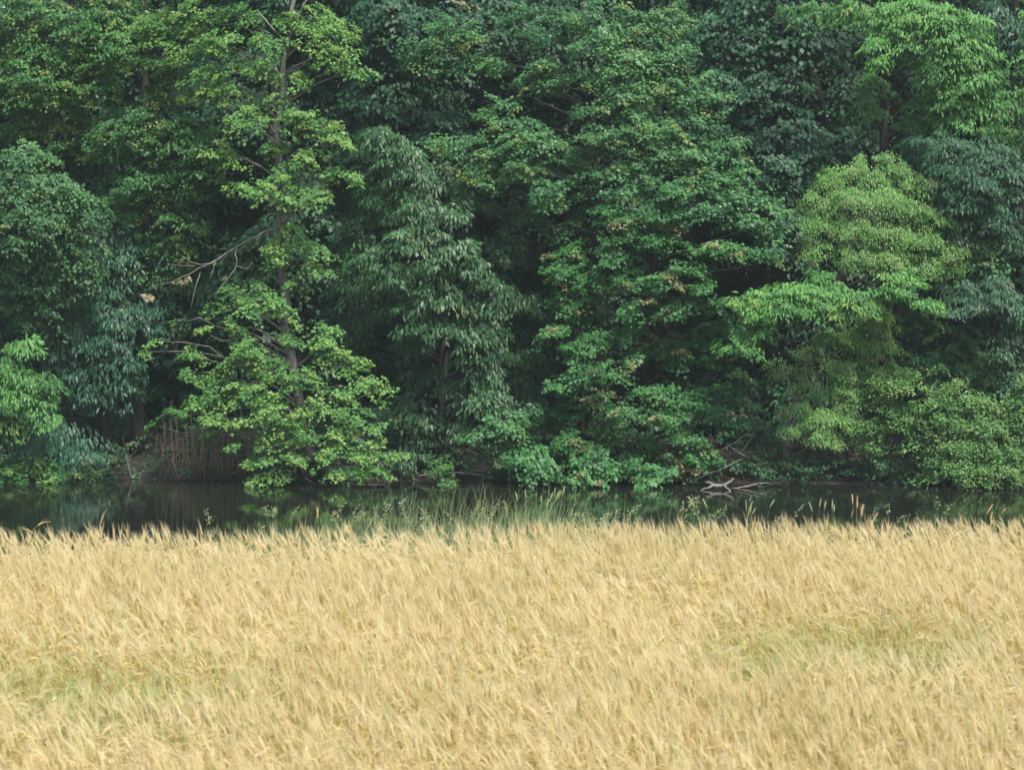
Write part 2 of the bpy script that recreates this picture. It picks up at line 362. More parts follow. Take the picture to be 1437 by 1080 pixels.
# ---- far rows of the wood, dark between the nearer trees
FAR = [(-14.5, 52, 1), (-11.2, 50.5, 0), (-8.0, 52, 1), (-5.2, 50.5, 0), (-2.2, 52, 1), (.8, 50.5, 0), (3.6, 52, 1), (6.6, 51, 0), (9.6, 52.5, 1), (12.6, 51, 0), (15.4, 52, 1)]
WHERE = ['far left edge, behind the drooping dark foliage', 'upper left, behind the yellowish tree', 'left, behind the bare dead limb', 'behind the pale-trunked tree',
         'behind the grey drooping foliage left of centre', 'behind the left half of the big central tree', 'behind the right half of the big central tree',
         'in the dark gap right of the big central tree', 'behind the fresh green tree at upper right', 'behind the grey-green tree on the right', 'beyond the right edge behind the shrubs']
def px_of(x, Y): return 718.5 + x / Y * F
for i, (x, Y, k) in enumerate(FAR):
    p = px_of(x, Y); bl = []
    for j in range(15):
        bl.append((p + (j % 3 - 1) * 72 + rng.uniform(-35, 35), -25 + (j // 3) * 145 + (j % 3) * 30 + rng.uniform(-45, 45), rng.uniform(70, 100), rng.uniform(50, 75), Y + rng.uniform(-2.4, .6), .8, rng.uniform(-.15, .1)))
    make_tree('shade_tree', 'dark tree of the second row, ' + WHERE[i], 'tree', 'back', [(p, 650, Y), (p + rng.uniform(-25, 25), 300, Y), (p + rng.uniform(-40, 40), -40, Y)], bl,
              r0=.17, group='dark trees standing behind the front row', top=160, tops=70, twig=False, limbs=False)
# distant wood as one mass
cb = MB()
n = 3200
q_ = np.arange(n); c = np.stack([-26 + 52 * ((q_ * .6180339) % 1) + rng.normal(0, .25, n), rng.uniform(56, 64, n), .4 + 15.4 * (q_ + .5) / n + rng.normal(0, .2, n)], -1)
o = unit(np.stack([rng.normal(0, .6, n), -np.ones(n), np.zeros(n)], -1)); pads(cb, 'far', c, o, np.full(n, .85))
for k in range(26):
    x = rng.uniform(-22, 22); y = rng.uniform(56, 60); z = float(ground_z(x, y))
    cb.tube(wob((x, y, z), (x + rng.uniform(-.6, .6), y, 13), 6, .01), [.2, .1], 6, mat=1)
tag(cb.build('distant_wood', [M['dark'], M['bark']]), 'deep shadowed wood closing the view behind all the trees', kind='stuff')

# ---- front row
make_tree('broadleaf_tree', 'mid green tree with yellowish tips filling the upper left corner', 'tree', 'mid',
    [(60, 655, 47.5), (70, 350, 47.3), (55, 0, 47)],
    [(15, 30, 75, 42, 46.4), (100, 55, 75, 38, 46.2), (50, 110, 70, 36, 46.0), (170, 25, 55, 34, 46.3), (125, 125, 45, 26, 46), (10, 165, 50, 34, 46.4, .8, -.1),
     (90, 190, 60, 30, 46.5, .7, -.2), (-60, 60, 70, 80, 46.5), (-50, 190, 60, 70, 46.3)], top=180, tops=60, dens=.8)
make_tree('layered_tree', 'mid green tree with layered boughs between the corner tree and the pale-trunked one', 'tree', 'mid',
    [(190, 660, 46.8), (205, 400, 46.6), (200, 20, 46.4)],
    [(190, 180, 62, 26, 45.4), (255, 195, 50, 26, 45.2), (150, 195, 40, 24, 45.6), (280, 240, 45, 24, 45.3, 1, -.05), (200, 255, 50, 22, 45.3), (160, 290, 40, 24, 45.6, .8, -.1),
     (250, 320, 45, 26, 45.5, .8, -.1), (215, 370, 50, 24, 45.8, .6, -.2), (150, 60, 45, 30, 45.7), (240, 120, 40, 26, 45.5)], top=150, tops=60, dens=.75, tint=-.03)
make_tree('elm_tree', 'cool green elm leaning in from the left edge at mid height', 'tree', 'left',
    [(-30, 668, 45.6), (-10, 450, 45.2), (20, 240, 45)],
    [(35, 222, 42, 20, 44.3, 1, .1), (20, 262, 50, 26, 44.2, 1, .05), (85, 268, 45, 24, 44.2, 1, .08), (45, 310, 60, 30, 44.0), (115, 300, 36, 24, 44.4), (105, 350, 40, 28, 44.5, .9, -.05),
     (40, 370, 50, 34, 44.5, .9, -.1), (120, 385, 24, 18, 44.6), (60, 430, 55, 28, 44.9, .8, -.15), (-60, 300, 60, 90, 44.6), (-60, 450, 60, 60, 44.6)], dens=.85)
make_tree('drooping_tree', 'dark bluish tree with hanging leaves in the shade at left', 'tree', 'droop',
    [(150, 665, 46.6), (140, 520, 46.3), (160, 340, 46)],
    [(160, 350, 45, 30, 45.6), (220, 350, 40, 28, 45.8, .8, -.1), (150, 420, 55, 30, 45.6), (95, 470, 50, 30, 45.5), (160, 480, 50, 28, 45.3, 1, .05), (200, 430, 36, 26, 45.8, .7),
     (115, 530, 44, 26, 45.4), (165, 530, 30, 22, 45.4, .8), (90, 590, 44, 20, 45.3, .8, -.1), (50, 615, 60, 15, 44.6, .9, .1), (110, 632, 46, 13, 44.4, .9, .15), (20, 440, 40, 30, 45.6)], dens=.7)
make_tree('sumac_bush', 'bright cool green bush with hanging leaves at the left edge above the water', 'bush', 'walnut',
    [(-20, 672, 44.9), (0, 600, 44.5), (15, 500, 44.2)],
    [(38, 478, 24, 8, 43.9), (8, 505, 32, 14, 43.8), (50, 530, 30, 12, 43.8), (10, 545, 36, 18, 43.7), (62, 560, 22, 10, 43.8), (10, 590, 26, 14, 43.9, .8), (78, 590, 10, 7, 43.9), (-40, 540, 30, 50, 44)],
    r0=.05, dens=.9, tint=.0)
make_tree('bank_shrub', 'small bright green shrub touching the water at the left edge', 'bush', 'elder',
    [(30, 676, 44.9), (40, 660, 44.7)],
    [(14, 655, 30, 16, 44.3, .8), (50, 648, 26, 14, 44.3, .8), (80, 664, 20, 10, 44.2, .9), (25, 678, 34, 8, 44.1, .9), (120, 655, 16, 8, 44.4, .5, -.2)], r0=.03, tint=-.2, dens=.8)

# the box elder with its pale trunk
elder_blobs = [
    (210, 35, 40, 18, 45.0, .9), (262, 18, 45, 18, 45.0, .9), (240, 70, 32, 14, 44.8), (300, 60, 40, 20, 44.7), (330, 22, 30, 16, 44.9, .8), (292, 106, 30, 13, 44.5, 1.0, .05), (190, 78, 26, 12, 45.1, .8),
    (440, 22, 36, 14, 44.6, 1, .05), (468, 42, 34, 14, 44.3, 1.1, .15), (452, 72, 36, 13, 44.3, 1, .05), (487, 62, 20, 11, 44.2, 1.1, .15), (512, 97, 17, 6, 44.1, 1.2, .15), (490, 90, 15, 7, 44.2, 1.1, .1), (404, 32, 24, 12, 44.8, .8),
    (380, 56, 24, 12, 44.5, .9, .1), (366, 92, 30, 12, 44.4, .9, .05), (415, 112, 20, 10, 44.5, .8), (330, 130, 32, 12, 44.6, .8), (270, 130, 24, 10, 44.9, .6, -.1),
    (352, 158, 28, 11, 44.3, 1, .1), (338, 168, 18, 7, 44.1, 1.0, .15), (420, 160, 28, 10, 44.3), (446, 178, 26, 10, 44.2, 1, .05), (472, 190, 18, 9, 44.1, 1, .05), (380, 200, 20, 9, 44.6, .7),
    (335, 215, 24, 8, 44.3, .8), (300, 205, 20, 8, 44.6, .6, -.1), (435, 218, 34, 9, 44.2, .9), (472, 235, 22, 8, 44.1, .9), (404, 243, 28, 8, 44.1, 1.0, .05), (500, 248, 12, 4, 44.0, 1, .1),
    (340, 262, 20, 8, 43.9, 1.1, .15), (370, 262, 20, 9, 43.8, 1.1, .15), (396, 271, 14, 8, 43.8, 1.1, .2), (440, 266, 20, 9, 43.9, 1, .1), (455, 275, 14, 6, 43.8, 1, .1),
    (412, 335, 30, 12, 44.4, .8, -.05), (438, 350, 20, 9, 44.1, .9, .05), (398, 325, 15, 12, 44.4, .8), (444, 372, 20, 7, 44.0, .9, .05), (420, 395, 18, 7, 44.3, .6),
    (312, 400, 15, 6, 44.2, .9, .1), (350, 405, 22, 10, 44.1, .9), (384, 417, 12, 8, 43.9, 1.0, .2), (350, 428, 16, 8, 43.9, 1, .15), (310, 425, 15, 8, 44.2, .7), (376, 380, 26, 10, 44.6, .6, -.1),
    (398, 440, 18, 8, 44.2, .8), (410, 470, 20, 9, 44.2, .8), (385, 350, 16, 8, 44.2, .8), (402, 180, 14, 7, 44.3, .7), (385, 130, 14, 7, 44.4, .7), (262, 447, 12, 5, 44.0, 1, .05), (290, 465, 10, 6, 43.9, 1, .1), (327, 455, 12, 12, 43.9, .9), (268, 492, 9, 10, 43.9, 1.0, .1), (222, 476, 9, 5, 43.9, 1, .15), (208, 490, 7, 4, 43.9, .9, .1), (270, 520, 13, 6, 43.7, 1.1, .15),
    (345, 484, 26, 12, 43.7, 1, .1), (318, 500, 26, 11, 43.9, .8), (378, 500, 28, 14, 44.0, .8), (306, 540, 26, 12, 43.7, 1, .05), (352, 545, 34, 14, 43.7, 1), (398, 530, 30, 14, 43.8, .9), (434, 525, 22, 12, 43.9),
    (463, 484, 24, 12, 44.0, .9, .05), (446, 460, 20, 10, 44.2, .7), (490, 508, 26, 9, 43.8, 1.0, .05), (520, 530, 22, 9, 43.7, 1.0, .05), (538, 545, 14, 5, 43.7, 1, .05), (480, 548, 26, 9, 43.8, .9),
    (284, 562, 22, 10, 43.6, 1.0, .05), (250, 580, 14, 5, 43.5, 1.1, .1), (222, 594, 9, 3, 43.5, 1, .1), (297, 590, 10, 13, 43.5, 1, .15), (315, 584, 8, 5, 43.6, 1, .1), (340, 582, 12, 8, 43.6, 1, .1), (370, 570, 28, 12, 43.6, 1, .1),
    (405, 578, 28, 12, 43.6, .9), (446, 568, 26, 11, 43.6, .9), (490, 574, 26, 8, 43.5, 1.0, .1), (526, 590, 14, 6, 43.5, 1, .1), (432, 606, 24, 9, 43.5, .8), (470, 600, 28, 9, 43.4, 1, .05), (510, 612, 26, 8, 43.4, .9, .05),
    (395, 610, 30, 12, 43.6, .8), (335, 620, 12, 6, 43.6, .8, .1), (366, 640, 20, 9, 43.5, .9, .05), (378, 662, 22, 7, 43.4, 1.0, .1), (415, 640, 24, 8, 43.5, .8), (470, 630, 28, 8, 43.3, 1, .08), (520, 634, 26, 8, 43.2, 1.1, .15),
    (552, 634, 14, 6, 43.2, 1, .12), (500, 652, 30, 6, 43.2, 1.0, .05), (545, 656, 18, 6, 43.2, 1, .1), (474, 662, 7, 12, 43.3, 1.2, .05)]
elder = make_tree('box_elder_tree', 'yellow-green tree with a slim pale trunk and a dead limb, foliage spilling over the water', 'tree', 'elder',
    [(436, 672, 44.9), (432, 640, 44.8), (428, 610, 44.8), (412, 520, 44.8), (400, 440, 44.8), (396, 360, 44.8), (391, 290, 44.8), (391, 200, 44.8), (396, 110, 44.8), (404, 60, 44.8), (412, 0, 44.8)],
    elder_blobs, bark='pale_bark', r0=.125, top=120, tops=40, dens=.74)
def part_tubes(name, mat, root, strands, sides=5, label=None):
    b = MB()
    for pts, r in strands:
        P_ = np.array([at(*p) for p in pts]); 
        t = np.linspace(0, 1, len(P_)); T = np.linspace(0, 1, 3 * len(P_))
        Q = np.stack([np.interp(T, t, P_[:, k]) for k in range(3)], -1); Q[1:-1] = (Q[:-2] + 2 * Q[1:-1] + Q[2:]) / 4
        Q[1:-1] += rng.normal(0, .006, (len(Q) - 2, 3))
        b.tube(Q, .82 * np.interp(T, np.linspace(0, 1, len(r)), r), sides)
    o = b.build(name, M[mat], root, smooth=True)
    if label: o['label'] = label
    return o
y = 44.0
part_tubes('dead_limb', 'drift', elder, [
    ([(395, 318, 44.7), (372, 326, 44.3), (352, 335, 44), (330, 347, 44), (305, 365, 44), (285, 374, 43.9), (262, 386, 43.8), (240, 396, 43.8), (215, 404, 43.8), (200, 410, 43.8)], [.030, .025, .020, .013, .007, .003]),
    ([(303, 365, 44), (290, 372, 43.8), (272, 370, 43.8), (252, 358, 43.8)], [.016, .006]), ([(275, 373, 43.9), (255, 373, 43.9), (234, 370, 43.8)], [.010, .005]),
    ([(331, 347, 44), (331, 360, 43.8), (333, 373, 43.8), (320, 390, 43.7), (298, 416, 43.7)], [.014, .012, .008]), ([(333, 373, 43.8), (346, 378, 43.8), (355, 368, 43.8)], [.01, .005]),
    ([(281, 382, 43.9), (274, 405, 43.8), (268, 433, 43.8)], [.011, .008]), ([(303, 366, 44), (298, 380, 43.9), (294, 392, 43.9)], [.012, .006]), ([(320, 350, 44), (305, 350, 43.9)], [.008, .004]),
    ([(345, 345, 44), (320, 357, 44.1), (306, 372, 44)], [.010, .006])], label='bare grey dead limb')
part_tubes('vine_stem', 'drift', elder, [([(439, 556, 44), (437, 580, 44), (433, 592, 43.9), (436, 608, 43.8), (442, 622, 43.8), (452, 632, 43.8)], [.014, .014, .010, .008]),
    ([(434, 590, 43.9), (425, 600, 43.9)], [.008, .004]), ([(440, 564, 43.9), (452, 564, 43.9), (464, 572, 43.9), (476, 577, 43.9), (487, 576, 43.9)], [.007, .005])])
part_tubes('dead_limb', 'drift', elder, [([(486, 607, 43.2), (498, 611, 43.1), (512, 620, 43.0), (522, 634, 43.0), (532, 646, 43.0), (540, 664, 43.0), (547, 681, 43.0)], [.010, .014, .016, .014, .014])], label='bare curved limb dipping into the water')
part_tubes('root', 'drift', elder, [([(422, 650, 43.9), (424, 663, 43.8), (430, 672, 43.8), (438, 676, 43.8)], [.012, .008])])
for (a_, b_) in (((391, 290), (378, 283)), ((392, 120), (366, 108)), ((404, 60), (380, 38)), ((404, 60), (424, 10))):
    part_tubes('limb', 'pale_bark', elder, [([(a_[0], a_[1] + 14, 44.8), (*a_, 44.7), (*b_, 44.5), (b_[0] + (b_[0] - a_[0]) * .8, b_[1] - 25, 44.5)], [.04, .03, .015])])

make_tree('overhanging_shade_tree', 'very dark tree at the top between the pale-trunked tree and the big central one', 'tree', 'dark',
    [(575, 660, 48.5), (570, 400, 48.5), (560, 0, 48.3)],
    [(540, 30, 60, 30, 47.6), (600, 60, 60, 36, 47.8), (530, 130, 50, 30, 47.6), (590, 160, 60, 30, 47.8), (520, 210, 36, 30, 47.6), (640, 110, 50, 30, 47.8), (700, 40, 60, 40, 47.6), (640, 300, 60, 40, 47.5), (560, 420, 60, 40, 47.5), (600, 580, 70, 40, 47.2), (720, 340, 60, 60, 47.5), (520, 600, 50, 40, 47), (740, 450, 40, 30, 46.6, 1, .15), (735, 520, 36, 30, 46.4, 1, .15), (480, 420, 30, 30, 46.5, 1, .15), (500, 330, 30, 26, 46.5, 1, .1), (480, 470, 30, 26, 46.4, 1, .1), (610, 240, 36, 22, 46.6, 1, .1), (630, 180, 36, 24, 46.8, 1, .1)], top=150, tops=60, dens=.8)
make_tree('chestnut_tree', 'grey-green tree with long drooping leaves in hanging shelves left of centre', 'tree', 'chestnut',
    [(620, 662, 46.5), (625, 500, 46.2), (600, 260, 46)],
    [(530, 188, 26, 12, 45.0, 1, .05), (556, 205, 34, 14, 44.9, 1, .08), (575, 232, 34, 14, 44.8), (530, 235, 26, 18, 45.2, .8, -.1), (590, 268, 30, 12, 44.8, .9), (540, 272, 34, 14, 45.1, .7, -.1),
     (590, 290, 38, 11, 44.5, 1.1, .1), (632, 296, 20, 8, 44.5, 1, .08), (585, 326, 44, 12, 44.3, 1.1, .12), (638, 345, 36, 11, 44.2, 1.1, .12), (510, 350, 34, 11, 44.6, 1, .05), (548, 375, 34, 12, 44.4, 1.1, .1),
     (600, 372, 36, 13, 44.4, 1.0, .05), (672, 368, 24, 10, 44.2, 1, .08), (618, 405, 40, 13, 44.3, 1, .0), (570, 420, 34, 12, 44.6, .8, -.05), (594, 452, 30, 11, 44.4, 1, .05), (616, 458, 14, 8, 44.2, 1.1, .15),
     (690, 400, 22, 16, 44.4, .9), (655, 430, 30, 14, 44.6, .8), (660, 468, 28, 10, 44.3, 1, .1), (694, 455, 18, 16, 44.5, .8), (700, 500, 16, 16, 44.4, .9, .05), (670, 510, 24, 14, 44.5, .8), (672, 544, 22, 12, 44.2, 1, .1), (700, 560, 18, 14, 44.3, .9, .02),
     (590, 575, 40, 16, 45.0, .6, -.1), (735, 430, 24, 18, 45.6, .7, -.1), (735, 500, 24, 18, 45.6, .7, -.1), (720, 350, 24, 16, 45.7, .7, -.1), (745, 560, 24, 16, 45.5, .7, -.1), (505, 300, 24, 16, 45.6, .7, -.1), (500, 400, 26, 16, 45.6, .7, -.1), (500, 455, 26, 14, 45.6, .6, -.1), (640, 590, 36, 12, 44.8, .6, -.1), (570, 630, 30, 10, 44.7, .5, -.2), (640, 550, 30, 18, 44.9, .6, -.15), (590, 520, 36, 18, 45.4, .5, -.2), (560, 480, 36, 14, 45.2, .6, -.2), (620, 600, 40, 14, 45.2, .4, -.2)],
    dens=.95, tint=-.12)
make_tree('hanging_sapling', 'small light green sapling with hanging tips beside the dark hollow at the waterline', 'sapling', 'oak',
    [(735, 668, 44.9), (725, 600, 44.6), (715, 570, 44.3)],
    [(705, 588, 26, 9, 43.9, 1.1, .25), (670, 604, 20, 6, 43.8, 1, .2), (720, 600, 20, 10, 43.8, 1.1, .2), (716, 618, 8, 9, 43.8, 1, .2), (735, 570, 14, 16, 44.2, .8, .1)], r0=.03, bark='bark', tint=.0)

make_tree('big_oak_tree', 'large leafy tree filling the upper centre, brightest down its right side', 'tree', 'oak',
    [(840, 660, 48), (835, 400, 47.8), (820, 0, 47.5)],
    [(605, 60, 36, 16, 46.2, .8), (590, 88, 28, 12, 46.2, .8), (640, 45, 36, 16, 46.2, .8), (665, 92, 44, 18, 46.3, .6, -.1), (620, 30, 30, 14, 46.4, .6),
     (700, 150, 26, 11, 45.6, 1, .1), (715, 175, 40, 12, 45.4, 1.1, .05), (618, 200, 20, 8, 45.4, 1.1, .2), (650, 208, 34, 12, 45.3, 1, .05), (700, 205, 40, 13, 45.1, 1.1, .05), (752, 200, 40, 12, 45.0, 1.1, .05),
     (672, 240, 36, 13, 45.1, 1.0, .05), (690, 258, 26, 9, 45.0, 1), (740, 235, 38, 12, 44.9, 1.1, .05), (765, 265, 26, 12, 44.8, 1.1, .05), (772, 290, 18, 9, 44.8, 1, .0), (800, 215, 36, 14, 45, 1), (660, 265, 20, 8, 45.3, .8), (648, 290, 22, 10, 45.4, .6),
     (780, 40, 50, 20, 46, .7, -.05), (730, 30, 46, 20, 46.3, .5, -.1), (760, 115, 44, 18, 45.9, .7, -.05), (775, 100, 40, 14, 45.7, .8),
     (845, 25, 50, 18, 45.4, .9), (850, 58, 50, 18, 45.1, 1, .05), (905, 35, 44, 18, 45.2, 1, .05), (945, 20, 26, 18, 45.5, .9), (880, 88, 48, 18, 44.9, 1.1, .1), (930, 80, 40, 20, 45.0, 1, .1), (845, 108, 34, 14, 45.0, 1), (955, 60, 26, 20, 45.3, .9, .1),
     (880, 135, 46, 16, 44.7, 1.1, .1), (935, 125, 44, 18, 44.8, 1.1, .12), (975, 120, 26, 14, 45, 1, .15), (1012, 134, 17, 7, 44.8, 1.1, .2), (985, 150, 32, 12, 44.9, .9, .1), (838, 150, 30, 14, 44.8, .9, -.05),
     (905, 175, 48, 15, 44.5, 1.1, .12), (960, 178, 42, 16, 44.6, 1.1, .1), (850, 190, 44, 16, 44.6, .8, -.05), (1008, 205, 36, 12, 44.6, 1.1, .15), (965, 215, 46, 15, 44.4, 1.1, .08), (905, 220, 42, 16, 44.4, 1, .02),
     (1030, 232, 32, 10, 44.5, 1.1, .15), (995, 248, 42, 14, 44.3, 1.1, .08), (855, 235, 40, 16, 44.5, .8, -.05), (935, 258, 46, 15, 44.2, 1.1, .05), (1040, 272, 38, 13, 44.3, 1.1, .08), (880, 270, 40, 15, 44.4, .8),
     (1075, 290, 24, 10, 44.4, 1, .1), (990, 288, 46, 14, 44.1, 1.0, .05), (1050, 308, 36, 12, 44.2, 1, .05), (820, 260, 34, 16, 44.9, .7, -.1), (815, 310, 34, 20, 45.2, .5, -.15), (1080, 325, 22, 12, 44.4, .9), (1085, 360, 18, 12, 44.5, .7, -.05),
     (820, 170, 34, 14, 45.2, .6, -.1), (740, 300, 34, 18, 45.8, .4, -.2), (700, 330, 34, 16, 45.8, .4, -.2)],
    r0=.22, top=160, tops=90, dens=.84)
make_tree('red_tipped_maple', 'maple with pinkish new leaves at its shoot tips right of centre', 'tree', 'maple',
    [(905, 668, 46), (900, 560, 45.8), (910, 400, 45.6), (925, 310, 45.4)],
    [(858, 296, 24, 12, 44.3, 1, .15), (888, 310, 34, 12, 44.1, 1.1, .1), (930, 300, 32, 10, 44.0, 1.1, .1), (946, 268, 18, 7, 43.9, 1.1, .1), (868, 335, 26, 12, 44.2, 1, .0), (915, 335, 34, 12, 44.1, 1), (852, 355, 16, 10, 44.0, 1, .15),
     (990, 345, 34, 10, 43.9, 1.0, .08), (1035, 350, 28, 11, 43.8, 1.1, .15), (960, 378, 34, 11, 43.9, 1, .1), (925, 395, 30, 10, 43.9, 1.0, .12), (985, 400, 22, 9, 43.9, 1, .1), (870, 385, 34, 14, 44.2, .8),
     (800, 355, 30, 14, 44.5, .9), (790, 385, 30, 13, 44.3, 1, .02), (828, 395, 24, 12, 44.3, .9), (795, 418, 24, 14, 44.4, .9), (905, 430, 34, 10, 44.0, .9, .08), (960, 430, 34, 10, 44.1, .8), (1010, 425, 28, 10, 44.0, .8, .08),
     (778, 465, 22, 8, 44.0, 1.1, .1), (808, 490, 26, 12, 44.0, 1.0), (838, 470, 24, 12, 44.3, .7), (772, 535, 10, 5, 43.6, 1.2, .2), (798, 525, 20, 7, 43.7, 1.1, .1), (835, 515, 24, 9, 43.8, .9), (865, 520, 20, 7, 43.6, 1.1, .15), (893, 508, 12, 5, 43.6, 1.1, .15),
     (880, 470, 40, 18, 44.6, .6, -.1), (940, 490, 44, 20, 44.7, .6, -.1), (1000, 480, 40, 24, 44.8, .6, -.1), (905, 545, 18, 8, 43.7, 1.1, .15), (872, 570, 14, 6, 43.6, 1.1, .15), (900, 578, 20, 7, 43.6, 1.1, .1), (940, 555, 26, 12, 43.9, .8), (935, 585, 30, 10, 43.8, .9, .05),
     (975, 560, 34, 16, 44.2, .6), (1010, 575, 30, 16, 44.0, .7, .02), (965, 610, 22, 8, 43.7, 1, .1), (985, 640, 20, 10, 43.7, .9, .1), (950, 640, 24, 12, 44.0, .7), (800, 570, 34, 18, 44.6, .6, -.1), (850, 590, 34, 18, 44.5, .6, -.1), (830, 555, 30, 16, 44.5, .6), (1030, 540, 24, 22, 44.4, .6), (1040, 455, 20, 16, 44.5, .6),
     (770, 600, 30, 18, 44.8, .6, -.15), (890, 620, 34, 18, 44.3, .7, -.1), (830, 430, 40, 18, 44.9, .6, -.1),
     (800, 620, 36, 14, 44.0, .8, -.05), (860, 640, 34, 12, 43.9, .7, -.1), (730, 620, 24, 10, 44.1, .7, -.1), (950, 655, 26, 9, 43.8, .7, -.1), (880, 660, 26, 7, 43.8, .7, -.15), (785, 655, 24, 8, 43.8, .7, -.15)],
    r0=.11, dens=.95, young=.075)
GB = 'broad-leaved saplings along the far waterline'
for bx, lab, bl in ((735, 'broad-leaved green sapling at the waterline beside the dark hollow', [(725, 640, 20, 10, 43.5), (748, 648, 26, 10, 43.4), (755, 632, 20, 9, 43.7), (752, 664, 12, 8, 43.3)]),
        (832, 'broad-leaved green sapling at the waterline under the big central tree', [(842, 636, 16, 7, 43.5), (824, 648, 20, 8, 43.4), (850, 650, 12, 8, 43.4), (806, 664, 18, 8, 43.3), (835, 668, 12, 6, 43.3), (770, 652, 14, 8, 43.6)]),
        (915, 'broad-leaved green sapling at the waterline left of the bleached driftwood', [(902, 652, 16, 6, 43.4), (930, 652, 18, 7, 43.4), (912, 668, 14, 7, 43.3), (895, 640, 10, 5, 43.5)]),
        (625, 'narrow leafy sapling rising straight out of the dark hollow beside a pale fallen log', [(625, 645, 10, 10, 44.0, 1.2), (628, 662, 8, 10, 43.9, 1.2)])):
    make_tree('bank_sapling', lab, 'sapling', 'broad' if bx != 625 else 'elder', [(bx, 678, 44.3), (bx, 655, 44.0)], bl, r0=.02, dens=.8, group=GB, tint=.1 if bx != 625 else -.2, young=.02)

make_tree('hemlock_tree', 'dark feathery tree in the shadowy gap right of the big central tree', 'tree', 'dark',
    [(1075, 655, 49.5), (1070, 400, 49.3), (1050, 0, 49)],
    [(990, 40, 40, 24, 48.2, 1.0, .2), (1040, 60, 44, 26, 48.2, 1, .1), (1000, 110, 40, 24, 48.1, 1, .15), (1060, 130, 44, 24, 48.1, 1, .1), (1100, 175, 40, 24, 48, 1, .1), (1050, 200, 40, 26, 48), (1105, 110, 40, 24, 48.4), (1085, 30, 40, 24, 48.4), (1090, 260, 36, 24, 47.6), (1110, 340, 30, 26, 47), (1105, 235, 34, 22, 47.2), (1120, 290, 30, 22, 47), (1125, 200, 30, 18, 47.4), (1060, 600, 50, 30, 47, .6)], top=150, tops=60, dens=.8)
make_tree('leaning_dark_tree', 'dark tree with a leaning black trunk at the top behind the yellow-green willow', 'tree', 'dark',
    [(1170, 650, 50), (1165, 300, 49.8), (1148, 150, 49.6), (1122, 20, 49.4), (1115, -30, 49.3)],
    [(1160, 60, 36, 24, 48.6, .8, .1), (1190, 130, 36, 26, 48.4, .8, .1), (1200, 185, 40, 22, 48.2, .8, .05), (1150, 200, 36, 24, 48.4, .8), (1220, 60, 34, 24, 48.8, .7, .05)], r0=.17, top=150, tops=60, dens=.8)
make_tree('walnut_tree', 'fresh bright green tree with hanging compound leaves on a dark trunk in the upper right', 'tree', 'walnut',
    [(1245, 655, 48), (1243, 400, 47.8), (1242, 200, 47.6), (1241, 95, 47.4), (1262, 30, 47.2), (1270, -20, 47)],
    [(1130, 8, 30, 10, 46.5, .8), (1190, 12, 34, 11, 46.2, 1), (1240, 15, 36, 13, 46, 1, .05), (1290, 12, 40, 15, 45.8, 1.1, .15), (1325, 22, 34, 15, 45.6, 1.1, .2), (1362, 30, 20, 14, 45.6, 1.1, .2), (1237, 60, 20, 12, 45.8, 1.1, .12), (1240, 84, 16, 8, 45.7, 1.1, .1),
     (1290, 50, 36, 13, 45.7, 1, .05), (1340, 62, 34, 14, 45.5, 1.1, .15), (1375, 62, 18, 12, 45.5, 1.1, .15), (1270, 80, 24, 10, 46.2, .7), (1320, 95, 34, 14, 45.7, 1), (1372, 100, 30, 14, 45.4, 1.1, .1), (1340, 128, 34, 13, 45.6, 1), (1390, 135, 26, 13, 45.5, 1, .05),
     (1300, 130, 28, 13, 46.2, .8, -.05), (1355, 165, 30, 13, 45.6, 1), (1400, 175, 30, 13, 45.6, .9), (1280, 170, 26, 13, 46.6, .7, -.1), (1315, 160, 24, 12, 46.2, .8), (1425, 140, 20, 18, 45.8, .9, .05), (1230, 120, 20, 14, 46.8, .5, -.1), (1215, 155, 22, 14, 47, .5, -.15), (1480, 90, 50, 80, 46), (1425, 195, 20, 10, 45.8, .8)],
    r0=.16, top=120, tops=60)
make_tree('corner_dark_tree', 'dark green tree with drooping boughs in the top right corner', 'tree', 'droop',
    [(1435, 655, 48.5), (1432, 300, 48.3), (1425, 0, 48)],
    [(1400, 25, 36, 16, 47.4, .9, .05), (1430, 60, 30, 18, 47.3, .9, .05), (1415, 100, 34, 16, 47.3, .8), (1480, 30, 40, 40, 47.6), (1300, 225, 50, 26, 47.6, .7, -.1)], r0=.15, top=150, tops=60)
